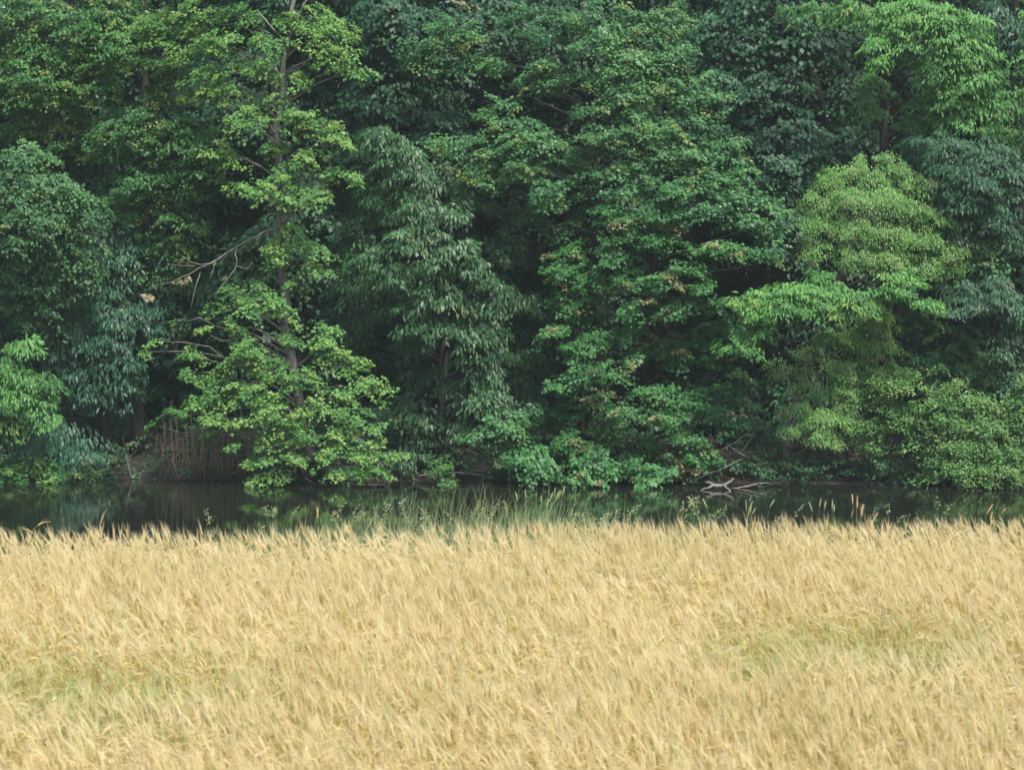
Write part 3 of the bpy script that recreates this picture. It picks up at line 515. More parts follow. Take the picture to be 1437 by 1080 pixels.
make_tree('willow_tree', 'rounded yellow-green willow with fine leaves right of centre', 'tree', 'willow',
    [(1104, 672, 44.9), (1103, 610, 44.9), (1140, 480, 45.3), (1190, 360, 45.4), (1215, 270, 45.3)],
    [(1205, 224, 12, 7, 44.7, 1, .1), (1264, 230, 10, 8, 44.7), (1302, 258, 12, 8, 44.6), (1128, 300, 9, 12, 44.5), (1322, 305, 14, 8, 44.5), (1128, 345, 9, 12, 44.5), (1340, 350, 14, 9, 44.4), (1135, 268, 10, 8, 44.6), (1245, 222, 18, 10, 44.7, 1, .1), (1185, 238, 26, 9, 44.6, 1, .1), (1160, 252, 24, 12, 44.6), (1215, 245, 34, 12, 44.6), (1275, 250, 22, 14, 44.6), (1150, 285, 26, 15, 44.5), (1195, 275, 34, 15, 44.3, 1, .05), (1240, 280, 36, 16, 44.3, 1, .0), (1288, 290, 24, 16, 44.5),
     (1150, 318, 28, 14, 44.4), (1190, 318, 36, 16, 44.2, 1, .05), (1240, 322, 38, 16, 44.2), (1290, 330, 28, 16, 44.4, 1, -.05), (1150, 350, 24, 14, 44.4), (1200, 358, 40, 16, 44.2), (1250, 362, 38, 16, 44.2, 1, -.03), (1300, 365, 28, 14, 44.4, .9), (1320, 340, 18, 10, 44.6, .8), (1330, 375, 20, 14, 44.6, .7, -.05),
     (1190, 470, 34, 18, 44.4, .7, -.15), (1225, 440, 34, 18, 44.3, .8, -.1), (1230, 480, 34, 18, 44.3, .8, -.1), (1195, 515, 36, 17, 44.2, .8, -.08), (1240, 520, 30, 16, 44.2, .8), (1150, 545, 28, 16, 44.3, .7, -.1), (1195, 550, 30, 15, 44.1, .9), (1120, 575, 26, 13, 44.1, .9), (1155, 585, 30, 13, 43.9, 1, .05),
     (1190, 585, 26, 13, 44.0, .9), (1145, 608, 22, 9, 43.8, 1, .05), (1110, 600, 14, 8, 44.0, .9), (1170, 612, 16, 8, 43.9, .9), (1145, 500, 30, 20, 44.8, .5, -.2), (1100, 520, 30, 24, 44.9, .4, -.25)],
    bark='pale_bark', r0=.085, dens=.68)
make_tree('tree_of_heaven', 'young tree reaching out a bright green shelf of feathery leaves below the willow', 'tree', 'bright',
    [(1190, 668, 45.4), (1185, 540, 45.0), (1170, 440, 44.6), (1165, 400, 44.4)],
    [(1062, 412, 20, 8, 43.3, 1.1, .05), (1095, 402, 24, 7, 43.3, 1, .05), (1100, 425, 34, 9, 43.1, 1.1, .05), (1065, 440, 22, 8, 43.1, 1.1, .08), (1140, 408, 30, 8, 43.3, 1.1), (1150, 430, 34, 9, 43.1, 1.1, .0), (1165, 390, 28, 9, 43.7, .8, -.05), (1192, 415, 24, 8, 43.3, 1), (1215, 430, 20, 9, 43.6, .8, -.05),
     (1265, 385, 20, 7, 43.6, .9, .05), (1280, 402, 22, 7, 43.3, 1.1, .08), (1300, 425, 13, 10, 43.3, 1.1, .1), (1250, 405, 22, 9, 43.6, .9, .0), (1035, 482, 20, 4, 43.1, 1.1, .05), (1052, 487, 10, 5, 43.1, 1.1, .0), (1060, 468, 18, 7, 43.3, .9, -.05), (1030, 420, 10, 5, 43.3, .8), (1170, 470, 16, 8, 43.7, .7, -.1)],
    r0=.04, dens=1.15)
make_tree('olive_tree', 'grey-green tree with silvery drooping leaves at the right edge', 'tree', 'grey',
    [(1400, 660, 46), (1395, 450, 45.7), (1380, 230, 45.3)],
    [(1288, 196, 12, 6, 44.9, 1, .1), (1330, 205, 36, 10, 44.8, 1, .08), (1385, 205, 34, 11, 44.8, 1, .05), (1345, 232, 40, 12, 44.6, 1.1, .05), (1410, 232, 30, 12, 44.7, 1), (1315, 240, 22, 10, 44.7), (1375, 262, 40, 12, 44.5, 1.1), (1425, 268, 20, 12, 44.7), (1340, 280, 30, 12, 44.7, 1), (1395, 295, 34, 12, 44.6),
     (1350, 310, 30, 12, 44.9, .7, -.1), (1425, 325, 20, 14, 44.8, .8), (1345, 425, 36, 8, 44.2, 1, .05), (1400, 418, 34, 9, 44.2, 1.1, .08), (1425, 445, 16, 14, 44.2, 1, .05), (1405, 395, 30, 10, 44.5, .9), (1345, 400, 28, 9, 44.5, .8), (1405, 470, 20, 9, 44.3, .9, .05), (1480, 300, 50, 120, 44.9)],
    dens=.95, r0=.12)
make_tree('ivy_clad_tree', 'dark mid green leafy growth under the silvery tree at the right edge', 'tree', 'left',
    [(1350, 662, 46), (1355, 500, 45.8), (1360, 340, 45.5)],
    [(1350, 345, 34, 14, 44.9, .9), (1405, 350, 34, 14, 44.8, .9), (1380, 372, 34, 13, 44.8, .9), (1330, 470, 44, 20, 45.4, .7, -.2), (1400, 500, 44, 20, 45.2, .7, -.2), (1290, 500, 40, 18, 45.4, .6, -.2), (1340, 525, 44, 16, 45.2, .7, -.15), (1280, 450, 30, 18, 45.6, .6, -.2), (1400, 540, 40, 16, 45, .6, -.15)], dens=.8)
make_tree('bank_bush', 'large light olive-green bush covering the bank at the right edge', 'bush', 'shrub',
    [(1380, 680, 44.3), (1385, 640, 44.0), (1380, 560, 43.9)],
    [(1340, 545, 16, 10, 43.7), (1350, 565, 28, 13, 43.5), (1385, 572, 26, 13, 43.5), (1422, 570, 20, 20, 43.5), (1432, 535, 8, 16, 43.6), (1330, 595, 32, 15, 43.4), (1375, 600, 36, 15, 43.3), (1420, 605, 26, 16, 43.3), (1345, 628, 36, 14, 43.2), (1395, 632, 36, 14, 43.1), (1430, 640, 16, 14, 43.1),
     (1350, 655, 34, 9, 43.0, 1), (1400, 660, 34, 8, 42.9, 1), (1310, 640, 20, 12, 43.3, .9, -.05), (1300, 665, 20, 8, 43.2, .8, -.1), (1425, 672, 20, 6, 42.9), (1370, 674, 30, 6, 42.9, .9), (1480, 610, 40, 60, 43.2)],
    r0=.05, dens=.95, sides=6)
make_tree('arching_bush', 'loose light green bush with arching twigs between the willow and the right-hand bush', 'bush', 'shrub',
    [(1270, 678, 44.4), (1268, 620, 44.1), (1265, 550, 43.9)],
    [(1238, 535, 20, 12, 43.8, .9), (1270, 520, 18, 8, 43.9, 1, .1), (1262, 545, 30, 12, 43.7, .9), (1302, 570, 24, 12, 43.6, .9), (1300, 545, 14, 7, 43.9, .7), (1240, 570, 28, 14, 43.8, .7, -.05), (1225, 600, 26, 14, 43.8, .6, -.1), (1275, 590, 28, 12, 43.6, .7), (1305, 605, 22, 10, 43.5, .8), (1220, 625, 22, 12, 43.9, .5, -.15), (1315, 520, 10, 8, 44.1, .5), (1280, 625, 24, 10, 43.6, .5, -.1)],
    r0=.035, dens=.9, sides=6)
# trees beyond the picture's edges, so the wood goes on from a step aside
for px, lab in ((-200, 'tree standing left of the picture along the pond bank'), (-330, 'outer tree left of the picture further along the pond bank'), (1620, 'tree standing right of the picture along the pond bank'), (1750, 'outer tree right of the picture further along the pond bank')):
    bl = [(px + rng.uniform(-110, 110), rng.uniform(0, 640), rng.uniform(60, 90), rng.uniform(35, 60), rng.uniform(44.2, 46.2), .35, rng.uniform(-.1, .1)) for k in range(17)]
    make_tree('side_tree', lab, 'tree', 'dark', [(px, 665, 46), (px, 300, 46), (px, 0, 46)], bl, group='trees beyond the edges of the picture', top=120, tops=50, twig=False, limbs=False)

# ------------------------------------------------------------------ undergrowth and bank litter
cb = MB()
n = 1000
x = rng.uniform(-14, 14, n); yy = shore(x) + rng.uniform(0, 1, n) ** 1.6 * 3.0 + .05
k_ = ~((x > -7.6) & (x < -5.1) & (yy - shore(x) < 1.2) & (rng.uniform(0, 1, n) < .35)); x, yy = x[k_], yy[k_]; n = len(x)
c = np.stack([x, yy, ground_z(x, yy) + rng.uniform(.02, .55, n)], -1)
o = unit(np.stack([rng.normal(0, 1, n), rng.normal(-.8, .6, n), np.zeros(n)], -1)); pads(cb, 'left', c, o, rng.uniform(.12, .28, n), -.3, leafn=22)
n = 420; x = rng.uniform(-13, 13, n); yy = shore(x) + rng.uniform(-.35, .35, n)  # dark-tinted leaves added along the waterline to cover and shade the sunlit bank
k_ = ~(((x > -7.9) & (x < -5.0)) | ((x > -2.3) & (x < -.6) & (rng.uniform(0, 1, n) < .8))); x, yy = x[k_], yy[k_]; n = len(x)
c = np.stack([x, yy, WATER_Z + rng.uniform(.06, .55, n)], -1); o = unit(np.stack([rng.normal(0, .7, n), -np.ones(n), np.zeros(n)], -1))
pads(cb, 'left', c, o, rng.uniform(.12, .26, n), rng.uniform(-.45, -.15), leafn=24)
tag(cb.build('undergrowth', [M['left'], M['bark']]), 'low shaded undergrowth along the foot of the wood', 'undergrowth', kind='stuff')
cb = MB()
for k in range(420):
    x = rng.uniform(-14, 14); yy = float(shore(x)) + rng.uniform(-.1, 2.6); z = max(float(ground_z(x, yy)), WATER_Z) + .02
    a = rng.uniform(0, math.pi); L_ = rng.uniform(.25, 1.3); up = rng.uniform(0, .55)
    d = np.array((math.cos(a), math.sin(a) * .5, up)); p = np.array((x, yy, z))
    cb.tube(wob(p, p + d * L_, 5, .05), [rng.uniform(.005, .014), .003], 4)
tag(cb.build('brushwood', [M['cane']]), 'tangle of dead twigs and brushwood lying along the far bank', 'brushwood', kind='stuff')

# stand of dry stems at the water under the dead limb
rt = empty('dry_cane_stand', at(292, 668, 44.9), 'stand of upright brown dry stems at the waterline left of the pale-trunked tree', 'dry reeds')
for k in range(64):
    px = rng.normal(298, 34) if k % 3 else rng.uniform(228, 350); Y = rng.uniform(44.6, 45.6)
    b = MB(); L_ = rng.uniform(35, 105) if k % 4 else rng.uniform(20, 50)
    p0 = at(px, 670, Y); p0[2] = float(ground_z(p0[0], Y)) - .02; p1 = at(px + rng.normal(0, 7), 665 - L_, Y + rng.normal(0, .1))
    b.tube(wob(p0, p1, 5, .02), [.011 * rng.uniform(.6, 1.2), .004], 4); b.build('stem', M['cane'], rt)
for px, h_, cx in ((243, 95, -3), (178, 60, -6)):
    st_ = empty('bare_sapling', at(px, 668, 44.7), 'thin bare upright sapling at the waterline in front of the dry stems' if px == 243 else 'leaning bare twig at the waterline at left', 'sapling')
    part_tubes('stem', 'pale_bark', st_, [([(px + 8, 672, 44.6), (px + 1, 650, 44.6), (px + cx, 670 - h_, 44.6)], [.012, .010, .004])])
    part_tubes('twig', 'pale_bark', st_, [([(px, 645, 44.6), (px + 14, 630, 44.7)], [.006, .003]), ([(px, 652, 44.6), (px + 20, 668, 44.6)], [.008, .003])])

# ------------------------------------------------------------------ driftwood and logs
def wood_thing(name, label, cat, strands, mat='drift', part='branch'):
    rt = empty(name, at(*strands[0][0][0]), label, cat)
    for k, s_ in enumerate(strands):
        part_tubes('trunk' if k == 0 else part, mat, rt, [s_], sides=7)
    return rt
wood_thing('driftwood_snag', 'bleached forked driftwood snag lying in the water right of centre', 'driftwood', [
    ([(1030, 671.5, 42.9), (1022, 677, 42.9), (1014, 681, 42.8), (1004, 682, 42.8), (996, 677, 42.8), (990, 676, 42.8)], [.020, .030, .042, .050, .035, .018]),
    ([(1002, 681, 42.8), (993, 684, 42.7), (983, 688, 42.6)], [.035, .022, .012]),
    ([(1014, 681, 42.8), (1022, 686, 42.6), (1025, 690, 42.4), (1018, 694, 42.2), (1012, 698, 42.0)], [.032, .026, .024, .018])])
wood_thing('fallen_branch', 'pale straight branch floating just right of the forked snag', 'driftwood', [
    ([(1026, 685, 43.0), (1042, 684, 43.0), (1054, 681, 43.0), (1067, 678.5, 43.0), (1075, 677, 43.0)], [.008, .020, .024, .018, .008]),
    ([(1062, 682, 43.0), (1074, 683, 43.0)], [.010, .006]), ([(1058, 678, 43.1), (1078, 677, 43.1), (1084, 680, 43.1)], [.008, .008, .004])])
wood_thing('slanting_stick', 'long thin pale stick slanting up out of the water above the driftwood', 'stick', [
    ([(972, 672.5, 43.6), (980, 671, 43.6), (1000, 662, 43.6), (1010, 660, 43.6), (1024, 652, 43.7), (1041, 644, 43.8)], [.010, .014, .015, .014, .009])])
wood_thing('forked_twig', 'thin forked pale twig hanging above the slanting stick', 'stick', [
    ([(1011, 632, 43.9), (1024, 625, 43.9), (1036, 618, 43.9), (1047, 610, 43.9), (1057, 610, 43.9)], [.009, .011, .010, .007]), ([(1024, 626, 43.9), (1035, 634, 43.8), (1050, 642, 43.8)], [.012, .008])])
wood_thing('submerged_twig', 'short bent twig poking out of the water below the floating branch', 'stick', [
    ([(1048, 710, 40.6), (1052, 702, 40.8), (1054, 696, 41.0)], [.012, .010, .007]), ([(1030, 689, 42.0), (1044, 691, 41.8), (1054, 694, 41.6), (1066, 697, 41.4)], [.007, .009, .009, .005])])
wood_thing('floating_log', 'low brown log floating at the foot of the curved dead limb', 'log', [
    ([(492, 679.5, 43.3), (515, 680, 43.2), (530, 680, 43.2), (548, 680, 43.2)], [.010, .020, .030, .022])])
wood_thing('arched_log', 'pale arched log lying on the shaded bank left of centre', 'log', [
    ([(588, 668, 44.3), (605, 664, 44.4), (640, 663, 44.4), (665, 665, 44.4), (690, 669, 44.3)], [.016, .022, .026, .026, .018]), ([(650, 664, 44.4), (668, 660, 44.5), (690, 662, 44.6)], [.012, .008])], mat='pale_bark')
wood_thing('bank_log', 'grey log sloping down the shaded bank under the willow', 'log', [
    ([(1138, 671, 44.6), (1156, 660, 44.8), (1178, 650, 45.0)], [.03, .035, .03]), ([(1168, 675, 44.2), (1185, 670, 44.4), (1195, 671, 44.4)], [.02, .016, .01])], mat='pale_bark')
b = MB()
for k in range(4):
    p = at(347 + k * 2.2 + rng.uniform(-1, 1), 677.5, 43.62); s_ = .025
    b.tube([p + np.array((-s_, 0, 0)), p + np.array((0, 0, .02)), p + np.array((s_, 0, .005))], [.003, .010, .002], 5)
tag(b.build('floating_litter', [M['white']]), 'small pale scrap floating at the waterline left of the pale-trunked tree', 'litter')
# withered leaf bunches
for px, py, Y, r_, lab in ((650, 8, 45.6, 14, 'bunch of withered tan leaves hanging at the top edge, upper centre'), (256, 392, 43.75, 9, 'small bunch of withered yellow leaves caught on the dead limb'), (211, 414, 43.75, 6, 'tiny withered leaf bunch at the tip of the dead limb')):
    cb = MB(); n = 5 if r_ > 10 else 2
    c = at(px, py, Y) + rng.normal(0, r_ * Y / F * .5, (n, 3)); o = unit(np.stack([rng.normal(0, 1, n), -np.ones(n), np.zeros(n)], -1))
    pads(cb, 'elder', c, o, np.full(n, .10), 0, young=.1, leafn=26)
    tag(cb.build('withered_leaf_bunch', [M['dead']]), lab, 'dead leaves')

def plain(name, c, trans=.25, rough=.6):
    m, t, N, L = new_mat(name); pb = N('ShaderNodeBsdfPrincipled'); pb.inputs['Roughness'].default_value = rough; pb.inputs['Specular IOR Level'].default_value = .3
    a = N('ShaderNodeAttribute'); a.attribute_name = 'tint'; r = ramp(t, [(0, tuple(x * .6 for x in c)), (.5, c), (1, tuple(min(1, x * 1.4) for x in c))]); L(a.outputs['Fac'], r.inputs[0])
    L(r.outputs[0], pb.inputs['Base Color']); tr = N('ShaderNodeBsdfTranslucent'); L(r.outputs[0], tr.inputs['Color'])
    ms = N('ShaderNodeMixShader'); ms.inputs[0].default_value = trans; L(pb.outputs[0], ms.inputs[1]); L(tr.outputs[0], ms.inputs[2])
    o = N('ShaderNodeOutputMaterial'); L(ms.outputs[0], o.inputs[0]); return m
def blade(mb, p, d, L_, w_, arch, tint):
    """a ribbon growing from p, leaning along d (horizontal unit) and arching over"""
    sd_ = np.array((-d[1], d[0], 0)) * .4 + np.array((.8, 0, 0)); sd_ /= np.linalg.norm(sd_)
    n = 6; vs = []
    for i in range(n + 1):
        t = i / n; q = p + d * L_ * (arch * t ** 2) + np.array((0, 0, L_ * (t - arch * .62 * t ** 3)))
        ww = w_ * (1 - t ** 2.2) + .0004
        vs += [q - sd_ * ww, q + sd_ * ww]
    l_ = []
    for i in range(n): l_ += [2 * i, 2 * i + 1, 2 * i + 3, 2 * i + 2]
    mb.add(vs, l_, [4] * n, 0, tint)
    return q
# ------------------------------------------------------------------ wheat
def wheat_mat(name, cols, green, trans=.25):
    m, t, N, L = new_mat(name)
    a = N('ShaderNodeAttribute'); a.attribute_type = 'INSTANCER'; a.attribute_name = 'wtint'
    g = N('ShaderNodeAttribute'); g.attribute_type = 'INSTANCER'; g.attribute_name = 'wgreen'
    r = ramp(t, cols); L(a.outputs['Fac'], r.inputs[0])
    mx = N('ShaderNodeMix'); mx.data_type = 'RGBA'; L(g.outputs['Fac'], mx.inputs[0]); L(r.outputs[0], mx.inputs[6]); mx.inputs[7].default_value = (*green, 1)
    pb = N('ShaderNodeBsdfPrincipled'); pb.inputs['Roughness'].default_value = .55; pb.inputs['Specular IOR Level'].default_value = .3
    L(mx.outputs[2], pb.inputs['Base Color'])
    tr = N('ShaderNodeBsdfTranslucent'); L(mx.outputs[2], tr.inputs['Color'])
    ms = N('ShaderNodeMixShader'); ms.inputs[0].default_value = trans; L(pb.outputs[0], ms.inputs[1]); L(tr.outputs[0], ms.inputs[2])
    o = N('ShaderNodeOutputMaterial'); L(ms.outputs[0], o.inputs[0]); return m
EAR = wheat_mat('ripe_ear', [(0, (.42, .29, .10)), (.2, (.70, .55, .24)), (.6, (.82, .69, .36)), (1, (.88, .78, .46))], (.34, .43, .11))
AWN = wheat_mat('awn', [(0, (.76, .59, .31)), (.5, (.86, .71, .42)), (1, (.90, .79, .52))], (.56, .62, .24), trans=.55)
STRAW = wheat_mat('straw', [(0, (.56, .42, .13)), (.5, (.72, .58, .20)), (1, (.80, .68, .28))], (.22, .30, .08), trans=.25)

def wheat_parts(bend, seed, H=.92, awn=.115, side=1):
    """one stalk: stem, two dry leaves, ear of paired grains and its awns, in local coordinates"""
    r = np.random.default_rng(seed)
    stem, ear, aw = MB(), MB(), MB()
    # centre line: upright, then curving over towards +x by `bend`
    n = 12; t = np.linspace(0, 1, n); earL = r.uniform(.062, .085)
    ang = bend * np.clip((t - .55) / .45, 0, 1) ** 1.6
    seg = H / (n - 1); pts = [np.zeros(3)]
    for k in range(1, n): pts.append(pts[-1] + seg * np.array((math.sin(ang[k]), 0, math.cos(ang[k]))))
    pts = np.array(pts); lean = r.uniform(-.05, .05)
    pts[:, 1] += lean * t ** 2
    stem.tube(pts, np.linspace(.0022, .0013, n), 3, cap=False)
    for k in range(3):    # dry leaves
        i0 = r.integers(3, 9); a = r.uniform(0, 6.28); d = np.array((math.cos(a), math.sin(a), 0)); sd_ = np.array((-d[1], d[0], 0))
        L_ = r.uniform(.12, .24); p = pts[i0]
        up = r.uniform(.5, 1.3); q = [p, p + d * L_ * .3 + np.array((0, 0, L_ * .35 * up)), p + d * L_ * .65 + np.array((0, 0, L_ * .25 * up)), p + d * L_ * .95 + np.array((0, 0, -L_ * .25))]
        wd = [.0035, .005, .0035, .0]
        vs = []
        for qq, w_ in zip(q, wd): vs += [qq - sd_ * w_, qq + sd_ * w_]
        stem.add(vs, [0, 1, 3, 2, 2, 3, 5, 4, 4, 5, 7, 6], [4, 4, 4])
    # ear continues the curve
    a0 = ang[-1]; ne = 10; p = pts[-1].copy(); cur = a0
    for k in range(ne):
        cur += bend * .05
        d = np.array((math.sin(cur), 0, math.cos(cur))); p2 = p + d * earL / ne
        for s_ in (-1, 1):
            o_ = np.array((0, s_, 0)) * .0048 + (np.array((math.cos(cur), 0, -math.sin(cur))) * .002 * (1 if k % 2 else -1))
            w_ = .0046 * (1 - .5 * abs(k / ne - .4)); gl = earL / ne * 1.9
            b0, b3 = p + o_ * .4, p + o_ * 1.3 + d * gl
            m_ = p + o_ * 1.1 + d * gl * .45; n1 = np.array((math.cos(cur), 0, -math.sin(cur))) * w_; n2 = np.array((0, 1, 0)) * w_
            ear.add([b0, m_ + n1, m_ + n2, m_ - n1, m_ - n2, b3], [0, 2, 1, 0, 3, 2, 0, 4, 3, 0, 1, 4, 5, 1, 2, 5, 2, 3, 5, 3, 4, 5, 4, 1], [3] * 8)
            if (k + (s_ > 0)) % 3 == 2 and k < ne - 2: continue
            la = awn * r.uniform(.75, 1.15) * (1.05 - .25 * k / ne)
            sp_ = .16 + .10 * (1 - k / ne)
            da = d + np.array((0, s_, 0)) * sp_ + n1 / w_ * r.normal(0, .12) + np.array((0, 0, -.10 * bend)); da /= np.linalg.norm(da)
            sa = np.cross(da, r.normal(size=3)); sa /= np.linalg.norm(sa); ww = .00075
            e1 = b3 + da * la * .55; e2 = b3 + da * la + np.array((0, 0, -.006))
            aw.add([b3 - sa * ww, b3 + sa * ww, e1 + sa * ww * .8, e1 - sa * ww * .8, e2], [0, 1, 2, 3, 3, 2, 4], [4, 3])
        p = p2
    return stem, ear, aw
def join_mbs(name, mbs, mats):
    b = MB()
    for k, m_ in enumerate(mbs):
        for v, l_, s_ in zip(m_.v, m_.loops, m_.sizes):
            pass
        off = b.n; v = np.concatenate(m_.v); l_ = np.concatenate(m_.loops); s_ = np.concatenate(m_.sizes)
        b.add(v, l_, s_, k)
    me = bpy.data.meshes.new(name)
    v = np.concatenate(b.v); lp = np.concatenate(b.loops); sz = np.concatenate(b.sizes)
    me.vertices.add(len(v)); me.vertices.foreach_set('co', v.ravel().astype(np.float32)); me.loops.add(len(lp)); me.loops.foreach_set('vertex_index', lp)
    me.polygons.add(len(sz)); me.polygons.foreach_set('loop_start', np.concatenate([[0], np.cumsum(sz)[:-1]]).astype(np.int32))
    me.polygons.foreach_set('material_index', np.concatenate(b.mi)); me.update(calc_edges=True)
    for m_ in mats: me.materials.append(m_)
    return me
vcol = bpy.data.collections.new('wheat_kinds')
bends = [.08, .22, .38, .6, .9, 1.2, 1.55, 1.85, 2.1, 2.4]
for k, bd in enumerate(bends):
    o_ = bpy.data.objects.new('stalk_%02d' % k, join_mbs('stalk', wheat_parts(bd, 40 + k), [STRAW, EAR, AWN])); vcol.objects.link(o_)

def scatter(name, pts, rot, scl, idx, attrs, coll, label, cat):
    me = bpy.data.meshes.new(name); me.vertices.add(len(pts)); me.vertices.foreach_set('co', pts.astype(np.float32).ravel())
    a = me.attributes.new('rot', 'FLOAT_VECTOR', 'POINT'); a.data.foreach_set('vector', rot.astype(np.float32).ravel())
    a = me.attributes.new('scl', 'FLOAT', 'POINT'); a.data.foreach_set('value', scl.astype(np.float32))
    a = me.attributes.new('idx', 'INT', 'POINT'); a.data.foreach_set('value', idx.astype(np.int32))
    for nm, ar in attrs.items():
        a = me.attributes.new(nm, 'FLOAT', 'POINT'); a.data.foreach_set('value', ar.astype(np.float32))
    ob = bpy.data.objects.new(name, me); link(ob)
    g = bpy.data.node_groups.new(name + '_nodes', 'GeometryNodeTree')
    g.interface.new_socket('Geometry', in_out='INPUT', socket_type='NodeSocketGeometry'); g.interface.new_socket('Geometry', in_out='OUTPUT', socket_type='NodeSocketGeometry')
    N, L = g.nodes.new, g.links.new
    gi, go = N('NodeGroupInput'), N('NodeGroupOutput')
    ci = N('GeometryNodeCollectionInfo'); ci.inputs['Collection'].default_value = coll; ci.inputs['Separate Children'].default_value = True; ci.inputs['Reset Children'].default_value = True
    ip = N('GeometryNodeInstanceOnPoints'); ip.inputs['Pick Instance'].default_value = True
    def att(nm, ty):
        n_ = N('GeometryNodeInputNamedAttribute'); n_.data_type = ty; n_.inputs['Name'].default_value = nm; return [s for s in n_.outputs if s.enabled and s.name == 'Attribute'][0]
    m2p = N('GeometryNodeMeshToPoints'); m2p.inputs['Radius'].default_value = .001
    L(gi.outputs[0], m2p.inputs['Mesh']); L(m2p.outputs[0], ip.inputs['Points'])
    L(ci.outputs[0], ip.inputs['Instance']); L(att('idx', 'INT'), ip.inputs['Instance Index']); 
    e2r = N('FunctionNodeEulerToRotation'); L(att('rot', 'FLOAT_VECTOR'), e2r.inputs[0]); L(e2r.outputs[0], ip.inputs['Rotation'])
    L(att('scl', 'FLOAT'), ip.inputs['Scale']); L(ip.outputs[0], go.inputs[0])
    md = ob.modifiers.new('scatter', 'NODES'); md.node_group = g
    return tag(ob, label, cat, kind='stuff')

def fieldnoise(x, y, s, seed=0.0):
    return np.array([noise.noise(Vector((a * s, b * s, seed))) for a, b in zip(x, y)])
def green_patch(x, y):
    """places where the crop is thinner and greener"""
    g = np.zeros_like(x)
    for px, py, rx, ry, k in ((1060, 905, 42, 20, 1), (1235, 890, 110, 18, 1), (200, 955, 150, 16, .8), (60, 930, 80, 12, .6), (1290, 900, 60, 14, .8), (90, 985, 80, 14, .4), (700, 830, 60, 8, .2), (690, 960, 60, 10, .3)):
        # the pixel names a spot of the crop's top; find it on the field
        dz = CAMZ - .85; a = (py - 540) / F; Yc = dz / math.tan(TILT + math.atan(a)); xc = (px - 718.5) / F * Yc
        sx = rx / F * Yc; sy = ry / (py - 370.0) * Yc * 1.1
        g = np.maximum(g, k * np.exp(-((x - xc) / sx) ** 2 - ((y - yc_fix(Yc)) / sy) ** 2))
    return g
def yc_fix(Y): return Y
DX = 9.5
def band(n, y0, y1, half):
    y = rng.uniform(y0, y1, n); x = rng.uniform(-1, 1, n) * half; return x, y
xs_, ys_ = [], []
for (y0, y1, half, dn) in ((8.6, 14, 4.6, 480), (14, 18, 5.6, 430), (18, 22.6, 6.8, 430), (3, 8.6, 6, 200)):
    n = int(dn * (y1 - y0) * 2 * half); a, b_ = band(n, y0, y1, half); xs_.append(a); ys_.append(b_)
for (y0, y1, x0, x1, dn) in ((3, 22.6, -16, -6.8, 160), (3, 22.6, 6.8, 16, 160), (-14, 3, -14, 14, 60)):
    n = int(dn * (y1 - y0) * (x1 - x0)); xs_.append(rng.uniform(x0, x1, n)); ys_.append(rng.uniform(y0, y1, n))
X = np.concatenate(xs_); Y = np.concatenate(ys_)
k = Y < field_edge(X) + .12 * np.sin(X * 3.1) + .1 * np.sin(X * 7.7) + rng.normal(0, .05, len(X)); X, Y = X[k], Y[k]
cell = .35
gx = np.arange(-17, 17, cell); gy = np.arange(-15, 24, cell)
def grid_noise(s, seed):
    G = np.array([[noise.noise(Vector((a * s, b * s * .8, seed))) for b in gy] for a in gx])
    fx = np.clip((X - gx[0]) / cell, 0, len(gx) - 1.001); fy = np.clip((Y - gy[0]) / cell, 0, len(gy) - 1.001)
    i, j = fx.astype(int), fy.astype(int); u, v = fx - i, fy - j
    return G[i, j] * (1 - u) * (1 - v) + G[i + 1, j] * u * (1 - v) + G[i, j + 1] * (1 - u) * v + G[i + 1, j + 1] * u * v
n1, n2 = grid_noise(.55, 3.3), grid_noise(1.7, 8.1)
gp = green_patch(X, Y)
keep = rng.uniform(0, 1, len(X)) > gp * .6; X, Y, n1, n2, gp = X[keep], Y[keep], n1[keep], n2[keep], gp[keep]
n = len(X)
H = .955 + .02 * n1 + .02 * n2 + rng.normal(0, .022, n) - .22 * gp - .10 * (rng.uniform(0, 1, n) < .35)
# the wind lays most ears over towards +x
bi = np.argsort(bends)
w_ = rng.uniform(0, 1, n) + .25 * n1; idx = bi[np.clip((w_ * len(bends)).astype(int), 0, len(bends) - 1)]
# upright ears lean left with the wind behind them, heavy nodding ears hang over to the right
up_ = idx < 4; rz = np.where(up_, math.pi + rng.normal(0, .9, n), rng.normal(.1, .8, n) + np.where(rng.uniform(0, 1, n) < .2, math.pi, 0))
rot = np.stack([rng.normal(0, .08, n), rng.normal(0, .09, n), rz], -1)

wt = np.clip(.55 + .25 * n1 + .15 * n2 + rng.normal(0, .24, n), 0, 1)
wg = np.clip(gp * 1.5 + rng.normal(.03, .14, n) + .15 * np.clip(-n1, 0, 1) + np.where(rng.uniform(0, 1, n) < .05, .5, 0), 0, 1)
pts = np.stack([X, Y, ground_z(X, Y) - .02], -1)
print('wheat stalks', n)
# green weeds showing where the crop is thin
wb = MB(); M['weed'] = plain('weed_blade', (.30, .40, .12), .4)
q_ = np.nonzero((gp > .35) & (np.abs(X) < 5))[0]; q_ = rng.choice(q_, min(len(q_), 1300), replace=False)
for k_ in q_:
    a_ = rng.uniform(0, 6.28); blade(wb, np.array((X[k_], Y[k_], 0.0)), np.array((math.cos(a_), math.sin(a_), 0)), rng.uniform(.72, .98), rng.uniform(.002, .0045), rng.uniform(.1, .5), rng.uniform(0, 1))
tag(wb.build('field_weeds', M['weed']), 'green weeds showing through the thin patches of the wheat', 'weeds', kind='stuff')
scatter('wheat_crop', pts, rot, H, idx, {'wtint': wt, 'wgreen': wg}, vcol, 'dense ripe golden bearded wheat covering the whole foreground field', 'wheat')

